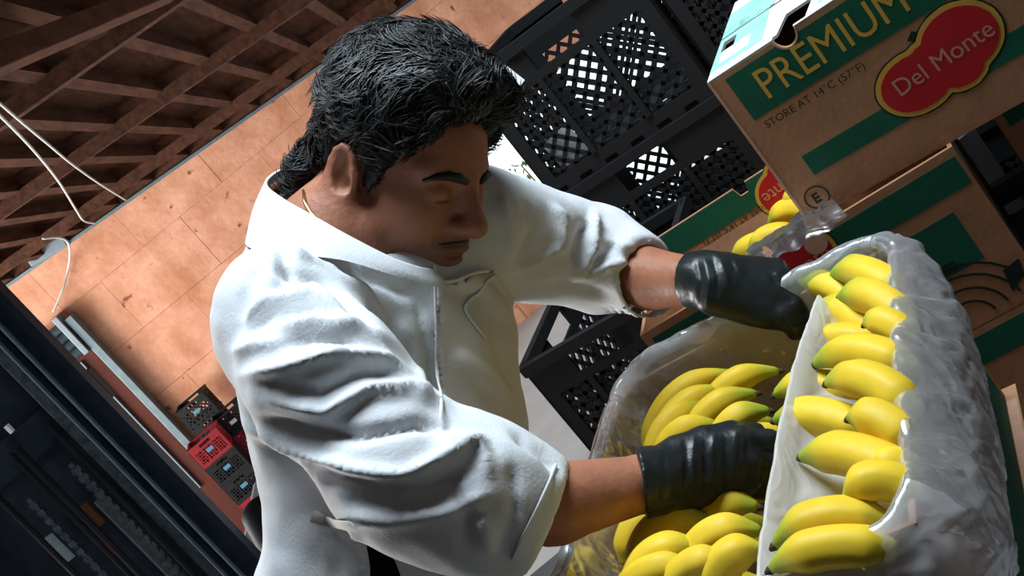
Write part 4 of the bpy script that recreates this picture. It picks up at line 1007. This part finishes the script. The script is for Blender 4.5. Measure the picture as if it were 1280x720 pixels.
# seams sewn on the coat
def seam(pts, wd, name='seam', m=None, off_=.0016, sub=6):
    q = []
    for (x0, y0), (x1, y1) in zip(pts[:-1], pts[1:]):
        for t in np.linspace(0, 1, sub, endpoint=False):
            h_ = hit(x0+(x1-x0)*t, y0+(y1-y0)*t, off_)
            if h_ is not None: q.append(h_)
    if len(q) < 3: return None
    P3 = np.array([p for p, _ in q]); N3 = np.array([n_ for _, n_ in q])
    for _ in range(2): P3[1:-1] = (P3[:-2]+2*P3[1:-1]+P3[2:])/4
    vs = []
    for i in range(len(P3)):
        d = unit(P3[min(i+1, len(P3)-1)]-P3[max(i-1, 0)]); s_ = unit(np.cross(N3[i], d))
        for sx, h_ in ((-1, 0), (-.8, .0012), (.8, .0012), (1, 0)): vs.append(P3[i]+s_*wd/2*sx+N3[i]*h_)
    fs = [(i*4+k, (i+1)*4+k, (i+1)*4+k+1, i*4+k+1) for i in range(len(P3)-1) for k in range(3)]
    return mpart(name, np.array(vs), fs, m or M['coat'], coat)
cu1 = [(694, 582), (684, 606), (668, 640), (652, 672), (638, 702)]; seam(cu1, .004)
seam([(812, 300), (806, 330), (792, 365), (778, 388)], .004)

# ---- collar
def ringspline(pts, n=72):
    q = [P(*p) for p in pts]; m_ = len(q); out = []
    for i in range(n):
        x = i/n*m_; j = int(x); t = x-j; p0, p1, p2, p3 = q[(j-1) % m_], q[j % m_], q[(j+1) % m_], q[(j+2) % m_]
        out.append(.5*((2*p1)+(-p0+p2)*t+(2*p0-5*p1+4*p2-p3)*t*t+(-p0+3*p1-3*p2+p3)*t**3))
    return out
UP_ = ringspline([(331, 226, 1.42), (352, 211, 1.47), (378, 206, 1.51), (450, 225, 1.53), (530, 296, 1.46), (548, 334, 1.37), (505, 328, 1.295), (435, 294, 1.285), (382, 264, 1.315), (346, 243, 1.365)])
DN_ = ringspline([(309, 300, 1.44), (345, 290, 1.53), (400, 280, 1.57), (480, 300, 1.58), (570, 330, 1.48), (566, 360, 1.36), (508, 349, 1.28), (430, 326, 1.262), (360, 318, 1.292), (316, 312, 1.35)])
vs = []; NC = 9
for i in range(72):
    ctr = (np.mean(UP_, 0)+np.mean(DN_, 0))/2
    for j in range(NC):
        t = j/(NC-1); p = DN_[i]*(1-t)+UP_[i]*t; o_ = unit(p-P(430, 270, 1.40)); vs.append(p+o_*(.004*math.sin(t*3.14)+.003*noise.noise(Vector(p)*18)))
nV = len(vs)
for i in range(72):
    for j in range(NC):
        p = vs[i*NC+j]; vs.append(p-unit(p-P(430, 270, 1.40))*.0035)
fs = []
for i in range(72):
    for j in range(NC-1):
        a_, b_, c_, d_ = i*NC+j, ((i+1) % 72)*NC+j, ((i+1) % 72)*NC+j+1, i*NC+j+1; fs += [(a_, b_, c_, d_), (d_+nV, c_+nV, b_+nV, a_+nV)]
    a_, b_ = i*NC+NC-1, ((i+1) % 72)*NC+NC-1; fs.append((a_, b_, b_+nV, a_+nV))
mpart('collar', np.array(vs), fs, M['coat'])
tapes = [P(338, 240, 1.425), P(352, 232, 1.44), P(372, 222, 1.46), P(392, 215, 1.47)]
MB().tube([p-MO for p in tapes], .008, 8).build('neck_tape', M['plank'], man, True)
# gold chain
nc = [P(379, 238, 1.36), P(380, 252, 1.335), P(388, 266, 1.322), P(402, 280, 1.315), P(420, 292, 1.305)]
MB().tube([p-MO for p in nc], .0018, 6).build('necklace', M['gold'], man, True)

# ---- apron bib over the chest with pocket fold
poly = [(540, 356), (575, 346), (612, 335), (640, 372), (652, 440), (668, 545), (690, 560), (740, 600), (730, 760), (560, 760), (556, 600), (548, 520), (540, 430)]
inb = inpoly(cpr, poly) & (cview > -.05) & (tor_d < slv_d+.012)
fa = cf[inb[cf].all(1)]; cn2 = normals(cv, cf); idx = np.unique(fa); rem = -np.ones(len(cv), int); rem[idx] = np.arange(len(idx))
v1 = cv[idx]+cn2[idx]*.006; v0 = cv[idx]+cn2[idx]*.001; F1 = rem[fa]
ed = {}
for f in F1:
    for i in range(4):
        e_ = (f[i], f[(i+1) % 4]); ed[e_] = 1
side = [(a_, b_, b_+len(idx), a_+len(idx)) for (a_, b_) in ed if (b_, a_) not in ed]
apr = mpart('apron', np.concatenate([v1, v0]), [tuple(f) for f in F1]+[tuple(s[::-1]) for s in side], M['apron']); apr['label'] = 'ivory apron bib with slanted pocket seam'
seam([(612, 345), (592, 365), (574, 388), (588, 408), (604, 428)], .0045, 'apron_seam', M['coat'], .008)
seam([(539, 335), (541, 400), (545, 470), (552, 540)], .004, 'apron_hem', M['apron'], .007)
seam([(541, 357), (575, 348), (612, 337)], .005, 'apron_hem', M['apron'], .007)
seam([(392, 644), (420, 652), (456, 656)], .014, 'apron_tie', M['apron'], .004)

us = body_grid(.012); us.union(us.loft([(q, x*.88, y*.86) for q, x, y in S], LAT, FRT), 0); us.union(us.cone(P(425, 305, 1.40), S[1][0], .068, .070), .03)
us.cut(us.cone(P(440, 215, 1.40), P(428, 296, 1.39), .08, .066), .01); uv_, uf_ = us.mesh(); mpart('undershirt', smooth(uv_, uf_, 2), uf_, M['dark_cloth'])
# ---- trousers and shoes below the coat
tg = SDF((hip[0]-.35, hip[1]-.35, .06), (hip[0]+.35, hip[1]+.35, 1.2), .014)
feet = []
for s in (1, -1):
    hp = np.array([hip[0]-.02, hip[1], 1.02])-LAT*[1, 1, 0]*s*.09; kn = np.array([hip[0]-.03+.03*s, hip[1], .55])-LAT*[1, 1, 0]*s*.11; ak = np.array([hip[0]-.06, hip[1], .09])-LAT*[1, 1, 0]*s*.12
    tg.chain([hp, kn, ak], [.078, .068, .055], .03); feet.append(ak)
tg.union(tg.ell((hip[0]-.01, hip[1], 1.04), (.11, .11, .09)), .05); tv, tf = tg.mesh(); mpart('trousers', smooth(tv, tf, 2), tf, M['dark_cloth'])
for ak in feet:
    sg = SDF(ak-np.array([.2, .25, .09]), ak+np.array([.3, .25, .08]), .01); dr = unit(FRT*[1, 1, 0])
    sg.union(sg.cone(ak+[0, 0, -.04]-dr*.05, ak+[0, 0, -.05]+dr*.15, .045, .038), 0); sg.union(sg.cone(ak, ak+[0, 0, -.05], .045, .045), .02); sg.D = np.maximum(sg.D, -(sg.X[..., 2]-.002))
    v_, f_ = sg.mesh(); mpart('shoe', v_, f_, M['shoe'])

# ---- gloved hands
def glove(name, build, folds, label):
    pts = np.concatenate([np.array(q) for q, _ in build]); g = SDF(pts.min(0)-.045, pts.max(0)+.045, .0026)
    for q, r_ in build: 
        d = None
        for i in range(len(q)-1):
            e_ = g.cone(q[i], q[i+1], r_[i], r_[i+1]); d = e_ if d is None else np.minimum(d, e_)
        g.union(d, .009 if len(q) == 2 else .0045)
    return g, folds, label
def finish(g, cutp, cutd, folds, label, name='glove'):
    g.D = np.maximum(g.D, -((g.X-np.asarray(cutp, np.float32))@np.asarray(unit(cutd), np.float32)))
    v, F = g.mesh(); v = smooth(v, F, 2, .4); v = strokes(v, F, folds); n_ = normals(v, F); v = v+n_*(nz(v, 60, 4)*.0010)[:, None]
    o = mpart(name, v, F, M['glove']); o['label'] = label; return o
D1 = 1.225
def pp(*q): return [P(*x) for x in q]
nh = [(pp((790, 605, 1.20), (815, 601, 1.206)), [.0385, .0345]), (pp((815, 601, 1.206), (850, 594, D1)), [.0340, .034]),
      (pp((848, 572, D1), (925, 552, D1)), [.024, .0185]), (pp((848, 590, D1), (930, 574, D1-.004)), [.026, .0195]), (pp((848, 602, D1), (928, 594, D1)), [.025, .019]), (pp((845, 614, D1+.004), (918, 611, D1+.006)), [.022, .017]),
      (pp((925, 551, D1), (962, 550, D1), (985, 556, D1+.03), (992, 568, D1+.05)), [.0135, .0115, .0105, .0085]),
      (pp((930, 574, D1-.004), (970, 574, D1), (994, 580, D1+.03), (1000, 592, D1+.055)), [.0135, .0115, .0105, .0085]),
      (pp((928, 594, D1), (966, 596, D1+.004), (988, 602, D1+.03), (994, 612, D1+.05)), [.013, .011, .010, .0085]),
      (pp((918, 611, D1+.006), (950, 613, D1+.012), (968, 618, D1+.03), (974, 626, D1+.045)), [.012, .010, .0095, .008]),
      (pp((845, 570, D1), (880, 549, D1+.005), (915, 540, D1+.012), (945, 540, D1+.022)), [.019, .015, .0125, .0105])]
g, _, _ = glove('glove', nh, None, None)
wr = [([(x, y0), (x+dx, (y0+y1)/2), (x-2, y1)], 3.2, am) for x, y0, y1, dx, am in ((856, 550, 620, 3, -.0022), (868, 545, 622, -3, .0022), (880, 548, 624, 2, -.0024), (893, 542, 618, -4, .0022), (905, 545, 622, 3, -.0026), (920, 540, 612, -3, .002), (933, 548, 612, 3, -.0022), (948, 560, 615, -2, .0022), (830, 565, 630, 2, -.0016))]
finish(g, P(801, 604, 1.2), P(830, 600, 1.2)-P(801, 604, 1.2), wr, 'tight black nitrile glove on the nearer hand, reaching under the sheet')
D2_ = 1.44
fh = [(pp((852, 350, 1.492), (885, 350, 1.462)), [.0375, .0355]), (pp((880, 350, 1.462), (905, 354, D2_+.01)), [.0355, .036]),
      (pp((895, 340, D2_+.01), (968, 341, D2_+.012)), [.024, .0190]), (pp((895, 352, D2_), (972, 352, D2_-.004)), [.026, .0195]), (pp((895, 364, D2_-.004), (968, 366, D2_-.014)), [.025, .0195]), (pp((892, 372, D2_-.004), (955, 382, D2_-.018)), [.022, .0185]),
      (pp((968, 341, D2_+.012), (988, 358, D2_), (1001, 380, D2_-.002), (1006, 396, D2_)), [.0155, .0130, .0115, .0095]),
      (pp((972, 352, D2_-.004), (992, 370, D2_-.016), (1003, 393, D2_-.016), (1006, 408, D2_-.012)), [.0165, .0140, .0125, .0100]),
      (pp((968, 366, D2_-.014), (990, 382, D2_-.026), (1000, 402, D2_-.026), (1001, 415, D2_-.02)), [.0165, .0140, .0120, .0100]),
      (pp((955, 382, D2_-.018), (978, 394, D2_-.030), (990, 408, D2_-.030), (992, 417, D2_-.024)), [.0150, .0125, .0110, .0090]),
      (pp((900, 374, D2_-.004), (932, 390, D2_-.014), (962, 398, D2_-.022), (985, 404, D2_-.026)), [.021, .0165, .0140, .0105])]
g, _, _ = glove('glove', fh, None, None)
wr2 = [([(870, 322), (876, 350), (872, 382)], 3, -.002), ([(880, 320), (886, 350), (884, 384)], 3, .002), ([(890, 320), (897, 345), (896, 375)], 3, -.0024), ([(900, 322), (908, 345), (908, 365)], 3, .0018), ([(912, 324), (920, 340)], 3, -.0018),
       ([(962, 345), (972, 356), (980, 368)], 3, -.0016), ([(968, 340), (980, 352)], 3, .0018), ([(983, 372), (992, 378)], 2.5, -.0015)]
finish(g, P(863, 350, 1.482), P(890, 350, 1.46)-P(863, 350, 1.482), wr2, 'tight black nitrile glove on the farther hand, pinching the sheet')
